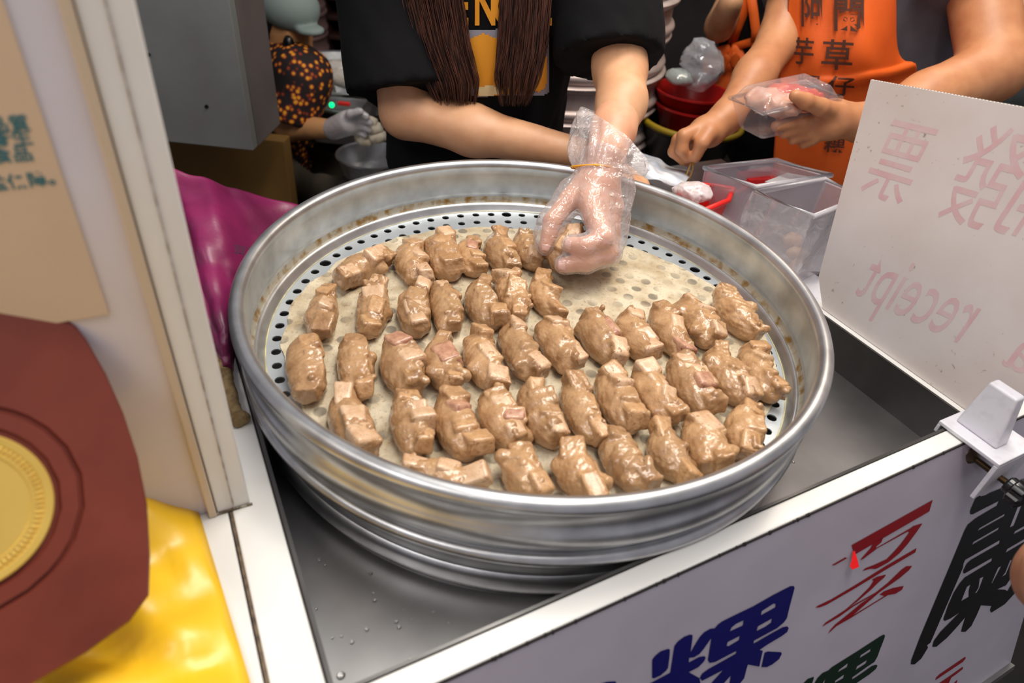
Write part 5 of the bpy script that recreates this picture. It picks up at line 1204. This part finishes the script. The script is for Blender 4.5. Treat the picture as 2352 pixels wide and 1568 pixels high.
V, Fc = surfnet(lambda p: ell(p, HH+np.array([0, .01, .02]), (.09, .10, .115)), HH-.14, HH+.15, .01); mo('hair', V, Fc, M('black_hair', (22, 18, 18), .5), hp_)
V, Fc = surfnet(lambda p: sm([cap(p, hb+np.array([k*.08, 0, 0]), np.array([hb[0]+k*.08, hb[1], .06]), .10, .055) for k in (-1, 1)], .02), np.array([hb[0]-.22, hb[1]-.14, .0]), np.array([hb[0]+.22, hb[1]+.14, hb[2]+.12]), .016); mo('trousers', V, Fc, TEE, hp_)
def strap(pts, w, nm='apron_strap', off=.006):
    P = [onto(hbv, x, y, off, 1.85) for x, y in pts]; P = np.array(P); G = []
    for i in range(len(P)):
        t = P[min(i+1, len(P)-1)]-P[max(i-1, 0)]; s = np.cross(t, CAM-P[i]); s /= np.linalg.norm(s)+1e-9; G.append([P[i]-s*w/2, P[i], P[i]+s*w/2])
    solid(MB().grid(np.array(G)).o(nm, APR, hp_, smooth=True), .003, 0)
strap([(1722, -30), (1712, 20), (1695, 62), (1678, 108)], .022); strap([(1722, -30), (1731, 30), (1736, 70), (1735, 96)], .022); strap([(1675, 112), (1700, 104), (1735, 94), (1790, 86)], .02)
patch_ = [[onto(hbv, x, y, .007, 1.85) for x in np.linspace(1742, 1830, 10)] for y in np.linspace(84, 190, 10)]
solid(MB().grid(np.array(patch_)).o('apron_back', APR, hp_, smooth=True), .003, 0)
kn = onto(hbv, 1676, 112, .012, 1.85)
def ribbon(pts, w, y, nm):
    P = [q(a, b, y-.01*i) for i, (a, b) in enumerate(pts)]; G = []
    for i in range(len(P)):
        t = P[min(i+1, len(P)-1)]-P[max(i-1, 0)]; s = np.cross(t, CAM-P[i]); s /= np.linalg.norm(s)+1e-9; ww = w[i] if isinstance(w, list) else w; G.append([P[i]-s*ww/2, P[i]-s*ww*.2-fw*.004, P[i]+s*ww*.2-fw*.004, P[i]+s*ww/2])
    solid(MB().grid(ctrl(np.array(G), 16, 8)).o(nm, APR, hp_, smooth=True), .003, 0)
yk = kn[1]-.01
ribbon([(1676, 112), (1655, 120), (1636, 138), (1632, 155), (1650, 158), (1672, 128)], [.02, .03, .045, .045, .03, .02], yk, 'bow_loop'); ribbon([(1678, 112), (1695, 118), (1700, 135), (1692, 145), (1680, 125)], [.02, .03, .035, .03, .02], yk, 'bow_loop')
ribbon([(1672, 118), (1664, 160), (1652, 210), (1640, 262)], [.02, .032, .034, .034], yk, 'apron_tie'); ribbon([(1682, 118), (1680, 150), (1668, 200), (1660, 240)], [.02, .026, .028, .028], yk, 'apron_tie')

# customer at the right edge
cu = thing('person', 'person in grey-green clothes behind the right end of the board', 'person', (*q(2400, 120, 1.75)[:2], 0))
ct, cb2 = q(2440, -200, 1.80), q(2430, 330, 1.78)
def f_cu(p): return sm([cap(p, ct, cb2, .10, .11), chain(p, [q(2395, -140, 1.72), q(2345, 70, 1.62), q(2330, 170, 1.56)], [.055, .048, .036], .02), chain(p, [q(2430, 280, 1.7), q(2350, 215, 1.56)], [.07, .055], .02), cap(p, ct, ct+ZA*.26, .06, .055), ell(p, ct+ZA*.33, (.08, .095, .11))], .02)
V, Fc = surfnet(f_cu, np.array([q(2330, 170, 1.56)[0]-.1, 1.44, cb2[2]-.14]), np.array([ct[0]+.2, 2.0, ct[2]+.48]), .013); V = relax(V, Fc, 2); mo('body', V, Fc, M('skin_pink', (206, 150, 128), .5, sss=.05), cu)
GG = M('grey_green_cloth', (74, 78, 76), .85, 0, (60, 64, 62), 10)
def f_cc(p): return sm([cap(p, ct, cb2, .14, .15), cap(p, q(2400, 230, 1.68), q(2255, 205, 1.50), .085, .065)], .03)+.003*wav(p, 50, 97)
V, Fc = surfnet(f_cc, np.array([q(2255, 205, 1.5)[0]-.12, 1.38, cb2[2]-.18]), np.array([ct[0]+.22, 2.02, ct[2]+.16]), .013); mo('clothes', V, Fc, GG, cu)
V, Fc = surfnet(lambda p: sm([cap(p, cb2+np.array([k*.09, 0, 0]), np.array([cb2[0]+k*.09, cb2[1], .06]), .11, .06) for k in (-1, 1)], .02), np.array([cb2[0]-.24, cb2[1]-.14, .0]), np.array([cb2[0]+.24, cb2[1]+.14, cb2[2]+.13]), .016); mo('trousers', V, Fc, GG, cu)
V, Fc = surfnet(lambda p: ell(p, ct+ZA*.35+np.array([0, .01, 0]), (.09, .10, .11)), ct+ZA*.35-.14, ct+ZA*.35+.15, .01); mo('hair', V, Fc, M('black_hair', (22, 18, 18), .5), cu)

# hand of a passer-by at the very right, in front of the panel
ph = thing('person', 'hand of a passer-by at the right edge in front of the lettered panel', 'person', att(2458, 1330, .50))
def f_ph(p):
    d = ell(p, att(2458, 1320, .50), (.036, .030, .042))
    for i, (x0_, y0_, x1_, y1_) in enumerate(((2433, 1265, 2388, 1290), (2430, 1298, 2382, 1322), (2432, 1330, 2384, 1352), (2436, 1360, 2394, 1378))): d = smin(d, chain(p, [att(x0_, y0_, .49), att(x1_, y1_, .482), att(x1_+14, y1_+20, .470)], [.0105, .0098, .0085], .003), .006)
    d = smin(d, chain(p, [att(2478, 1250, .48), att(2443, 1225, .465), att(2416, 1240, .46)], [.013, .011, .009], .004), .008)
    return smin(d, cap(p, att(2478, 1340, .50), att(2720, 1420, .52), .027, .04), .02)
pts = np.array([att(2378, 1230, .47), att(2720, 1440, .53), att(2400, 1180, .5)]); V, Fc = surfnet(f_ph, pts.min(0)-.05, pts.max(0)+.05, .004); mo('hand', V, Fc, SKIN2, ph)
